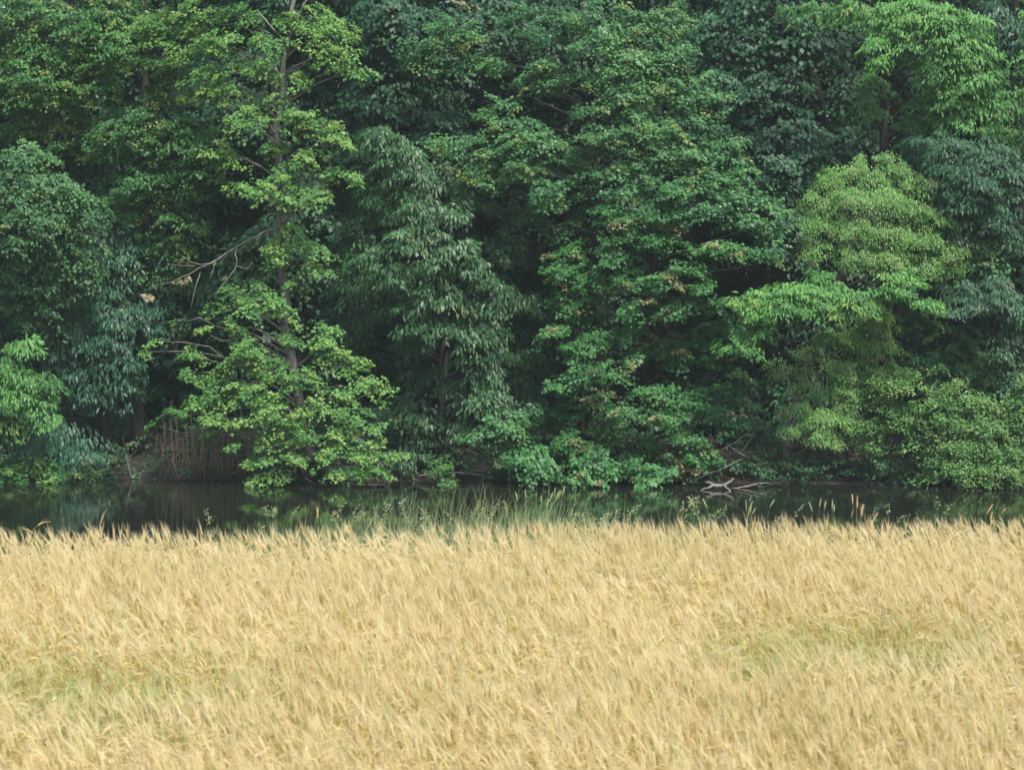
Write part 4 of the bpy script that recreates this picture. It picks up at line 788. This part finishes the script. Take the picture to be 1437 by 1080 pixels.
# single tall ears standing above the crop's far edge
def one_stalk(px, py_tip, bend, rzz, label, green=.1, orange=False, H_=None, Y_=None):
    Y_ = Y_ or float(field_edge((px - 718.5) / F * 21.2)) - .15
    p = at(px, 700, Y_); z0 = float(ground_z(p[0], Y_)); zt = at(px, py_tip, Y_)[2]
    rt = empty('wheat_stalk', (p[0], Y_, z0), label, 'wheat stalk', 'tall wheat stalks rising above the edge of the crop')
    hh = (zt - z0); st_, er_, aw_ = wheat_parts(bend, int(px), H=1.0, awn=.09)
    top = max(v[:, 2].max() for v in aw_.v); s_ = hh / top
    for mb_, nm, mt in ((st_, 'stem', SOLO[0]), (er_, 'ear', SOLO[1]), (aw_, 'awns', SOLO[2])):
        k_ = 1.0 if nm == 'stem' else 1.0
        mb_.v = [v * s_ for v in mb_.v]; 
        R_ = np.array([[math.cos(rzz), -math.sin(rzz), 0], [math.sin(rzz), math.cos(rzz), 0], [0, 0, 1]])
        mb_.v = [(v @ R_.T) + np.array(rt.location) for v in mb_.v]; o_ = mb_.build(nm if nm != 'awns' else 'beard', mt, rt)
SOLO = [plain('solo_straw', (.48, .42, .18)), plain('solo_ear', (.62, .50, .22)), plain('solo_awn', (.62, .48, .24), .4)]
one_stalk(133, 712, .22, .2, 'tallest upright golden ear above the crop at far left')
one_stalk(191, 733, .30, .3, 'short upright golden ear just right of the tallest one at left')
one_stalk(445, 703, .05, 2.9, 'straight upright tan ear standing among the green bank grass')
one_stalk(22, 728, .9, .5, 'bent ears rising above the crop at the left edge')
one_stalk(70, 738, .8, 3.0, 'bent ear nodding left above the crop near the left edge')
one_stalk(1420, 728, .6, 3.4, 'orange-tan ear leaning left at the right end of the crop edge')
one_stalk(1207, 705, .1, 1.0, 'orange-tan upright ear in the sedge tuft right of the driftwood')

# ------------------------------------------------------------------ bank grass behind the crop
M['grass'] = plain('bank_grass_blade', (.31, .38, .17), .4)
M['seed'] = plain('seed_head', (.42, .46, .24), .35)
M['tan'] = plain('tan_seed_head', (.58, .42, .24), .3)
def seed_head(mb, p, d, L_, kind):
    if kind == 'spike':       # dense narrow head
        n = 9; ths = np.linspace(0, 1, n)
        c_ = [p + d * L_ * t for t in ths]; mb.tube(np.array(c_), .0062 * np.sin(ths * math.pi * .86 + .3) + .0006, 5, 0, rng.uniform(.3, .9))
        for i in range(26):
            t = rng.uniform(0, .95); o_ = rng.normal(size=3); o_ -= d * o_.dot(d); o_ /= np.linalg.norm(o_); q = p + d * L_ * t + o_ * .004
            e = q + (d * .8 + o_ * .7) * .012; s_ = np.cross(o_, d) * .0025
            mb.add([q - s_, q + s_, e], [0, 1, 2], [3], 0, rng.uniform(.3, 1))
    else:                     # open panicle: short side sprigs with small spikelets
        sg = rng.choice([-1, 1]); ax_ = [p + d * L_ * t + np.array((sg * L_ * .35 * t * t, 0, -L_ * .22 * t * t)) for t in np.linspace(0, 1, 8)]
        mb.tube(np.array(ax_), [.001, .0006], 3, 0, .5, cap=False)
        for i in range(12):
            q = ax_[1 + i % 7]; ll = rng.uniform(.018, .036); dd = unit(d * .5 + np.array((sg * rng.uniform(-.2, .9) + rng.normal(0, .4), rng.normal(0, .4), rng.uniform(-.8, .3))))
            st0 = q + dd * rng.uniform(.0, .022); wv = np.cross(dd, (0, 1, 0)); wv = wv / max(np.linalg.norm(wv), 1e-6) * rng.uniform(.0028, .0052)
            mb.tube(np.array([q, st0 + dd * .002]), [.0006, .0005], 3, 0, .5, cap=False)
            mb.add([st0, st0 + dd * ll * .4 + wv, st0 + dd * ll, st0 + dd * ll * .4 - wv], [0, 1, 2, 3], [4], 0, rng.uniform(.25, 1))
        return
        mb.tube(np.array([p, p + d * L_ * .9]), [.001, .0006], 3, 0, .5, cap=False)
def clump(label, x0, x1, ytop, nb, heads, kind='panicle', Y0=22.6, mat='seed', lean=.2, group='grass tufts along the far edge of the wheat', hy=None):
    if x0 > 930: ytop -= 9; heads += 2
    xc = (x0 + x1) / 2; base = at(xc, 700, Y0); base[2] = float(ground_z(base[0], Y0))
    rt = empty('grass_tuft', base, label, 'grass tuft', group)
    b = MB()
    hmax = at(xc, ytop, Y0)[2] - base[2]
    for i in range(int(nb * 1.7)):
        px = rng.normal(xc, (x1 - x0) / 3.6); px = min(max(px, x0 - 10), x1 + 10); Y = Y0 + rng.normal(0, .22); p = at(px, 700, Y); p[2] = float(ground_z(p[0], Y))
        a = rng.uniform(0, 6.28); d = np.array((math.cos(a), math.sin(a) * .6, 0))
        edge = 1 - .35 * abs(px - xc) / max(1, (x1 - x0) / 2)
        L_ = hmax * rng.uniform(.55, .92) * edge / (1 - .1)
        blade(b, p, d, L_, rng.uniform(.0022, .0042), rng.uniform(.1, .55), rng.uniform(.2, 1))
    b.build('blades', M['grass'], rt)
    for i in range(heads):
        px = rng.uniform(x0, x1); Y = Y0 + rng.normal(0, .15); p = at(px, 700, Y); p[2] = float(ground_z(p[0], Y))
        tip = at(px + rng.normal(lean * 30, 12), ytop + abs(rng.normal(0, 1)) * (0 if i == 0 else 18), Y + rng.normal(0, .05))
        hl = rng.uniform(.12, .21) if kind == 'panicle' else rng.uniform(.07, .12)
        t = np.linspace(0, 1, 6)[:, None]; ln = p + (tip - p) * t; ln[:, 0] = p[0] + (tip[0] - p[0]) * (t[:, 0] ** 2)
        d = unit(ln[-1] - ln[-2] + np.array(((tip[0] - p[0]) * .25, 0, 0))); e = ln[-1] - d * hl
        ln[-1] = e
        sb = MB(); sb.tube(ln[:-1].tolist() + [e.tolist()], [.0018, .001], 3, 0, .6, cap=False)
        so = sb.build('stalk', M['grass'], rt)
        hb = MB(); seed_head(hb, e, d, hl, kind); hb.build('seed_head', M[mat], so.parent)
clump('low wispy grass tuft at the left start of the bank grass', 268, 298, 708, 8, 4)
clump('slim green tuft with sparse panicles right of the first wispy tuft', 365, 420, 706, 26, 6)
clump('full green tuft with arching panicles beside the straight tan ear', 455, 500, 700, 60, 8)
clump('broad green tuft with pale nodding seed heads below the floating log', 500, 560, 694, 90, 10)
clump('tangled low green tuft with small open panicles left of centre', 570, 640, 712, 60, 12)
clump('airy tuft of fine panicles between the tangled tuft and the tall pale one', 655, 705, 698, 40, 9)
clump('tall pale tuft with upright spiky seed heads at centre', 715, 778, 682, 110, 12, kind='spike')
clump('thin grass tuft with single drooping heads just right of the tall pale one', 790, 850, 706, 50, 7)
clump('rounded tuft of reddish nodding panicles near the middle of the bank', 850, 920, 704, 60, 9)
clump('wiry tuft left of the driftwood reflection', 935, 985, 700, 45, 8)
clump('dense arching tuft directly below the driftwood', 1000, 1070, 708, 60, 6, kind='spike')
clump('small curved tuft right below the floating branch', 1085, 1130, 712, 40, 4)
clump('sparse tuft with thin spikes left of the orange heads', 1135, 1172, 708, 24, 4, kind='spike')
clump('sedge tuft with orange-tan heads below the right bank', 1180, 1212, 702, 34, 5, kind='spike', mat='tan')
clump('low arching tuft right of the orange heads', 1225, 1260, 710, 26, 2)
clump('slender blue-green tuft with one long feathery head at right', 1288, 1330, 704, 26, 3)
clump('short tuft with a small orange head near the right edge', 1355, 1400, 716, 20, 3, kind='spike', mat='tan')
cb = MB()
for k in range(4600):
    px = rng.choice([rng.uniform(-250, 1700), rng.normal(620, 260), rng.normal(1000, 260)]); Y = 22.5 + rng.uniform(-.7, 1.4); p = at(px, 700, Y)
    if Y < float(field_edge(p[0])) - .1: continue
    p[2] = float(ground_z(p[0], Y)); a = rng.uniform(0, 6.28); d = np.array((math.cos(a), math.sin(a) * .6, 0))
    dens_ = .55 + .45 * math.exp(-((px - 650) / 330) ** 2)
    blade(cb, p, d, rng.uniform(.6, 1.0) * dens_ * 1.40, rng.uniform(.0015, .003), rng.uniform(.1, .7), rng.uniform(.1, 1))
tag(cb.build('bank_grass', [M['grass']]), 'green grass growing along the near bank behind the wheat', 'grass', kind='stuff')

# ------------------------------------------------------------------ thin summer haze
b = MB(); x0, x1, y0, y1, z0, z1 = -2050, 2050, -2050, 2550, -3.2, 19.0
b.add([(x0, y0, z0), (x1, y0, z0), (x1, y1, z0), (x0, y1, z0), (x0, y0, z1), (x1, y0, z1), (x1, y1, z1), (x0, y1, z1)],
      [0, 3, 2, 1, 4, 5, 6, 7, 0, 1, 5, 4, 1, 2, 6, 5, 2, 3, 7, 6, 3, 0, 4, 7], [4] * 6)
m, t, N, L = new_mat('summer_haze'); pv = N('ShaderNodeVolumePrincipled'); pv.inputs['Density'].default_value = .0004; pv.inputs['Color'].default_value = (.84, .96, 1.0, 1); pv.inputs['Anisotropy'].default_value = .0
o = N('ShaderNodeOutputMaterial'); L(pv.outputs[0], o.inputs['Volume'])
tag(b.build('haze', m), 'thin pale summer haze lying over field, pond and wood', kind='stuff')
print('tris', sum(sum(max(0, p_.loop_total - 2) for p_ in o.data.polygons) if len(o.data.polygons) < 3000 else len(o.data.loops) - 2 * len(o.data.polygons) for o in S.objects if o.type == 'MESH'))
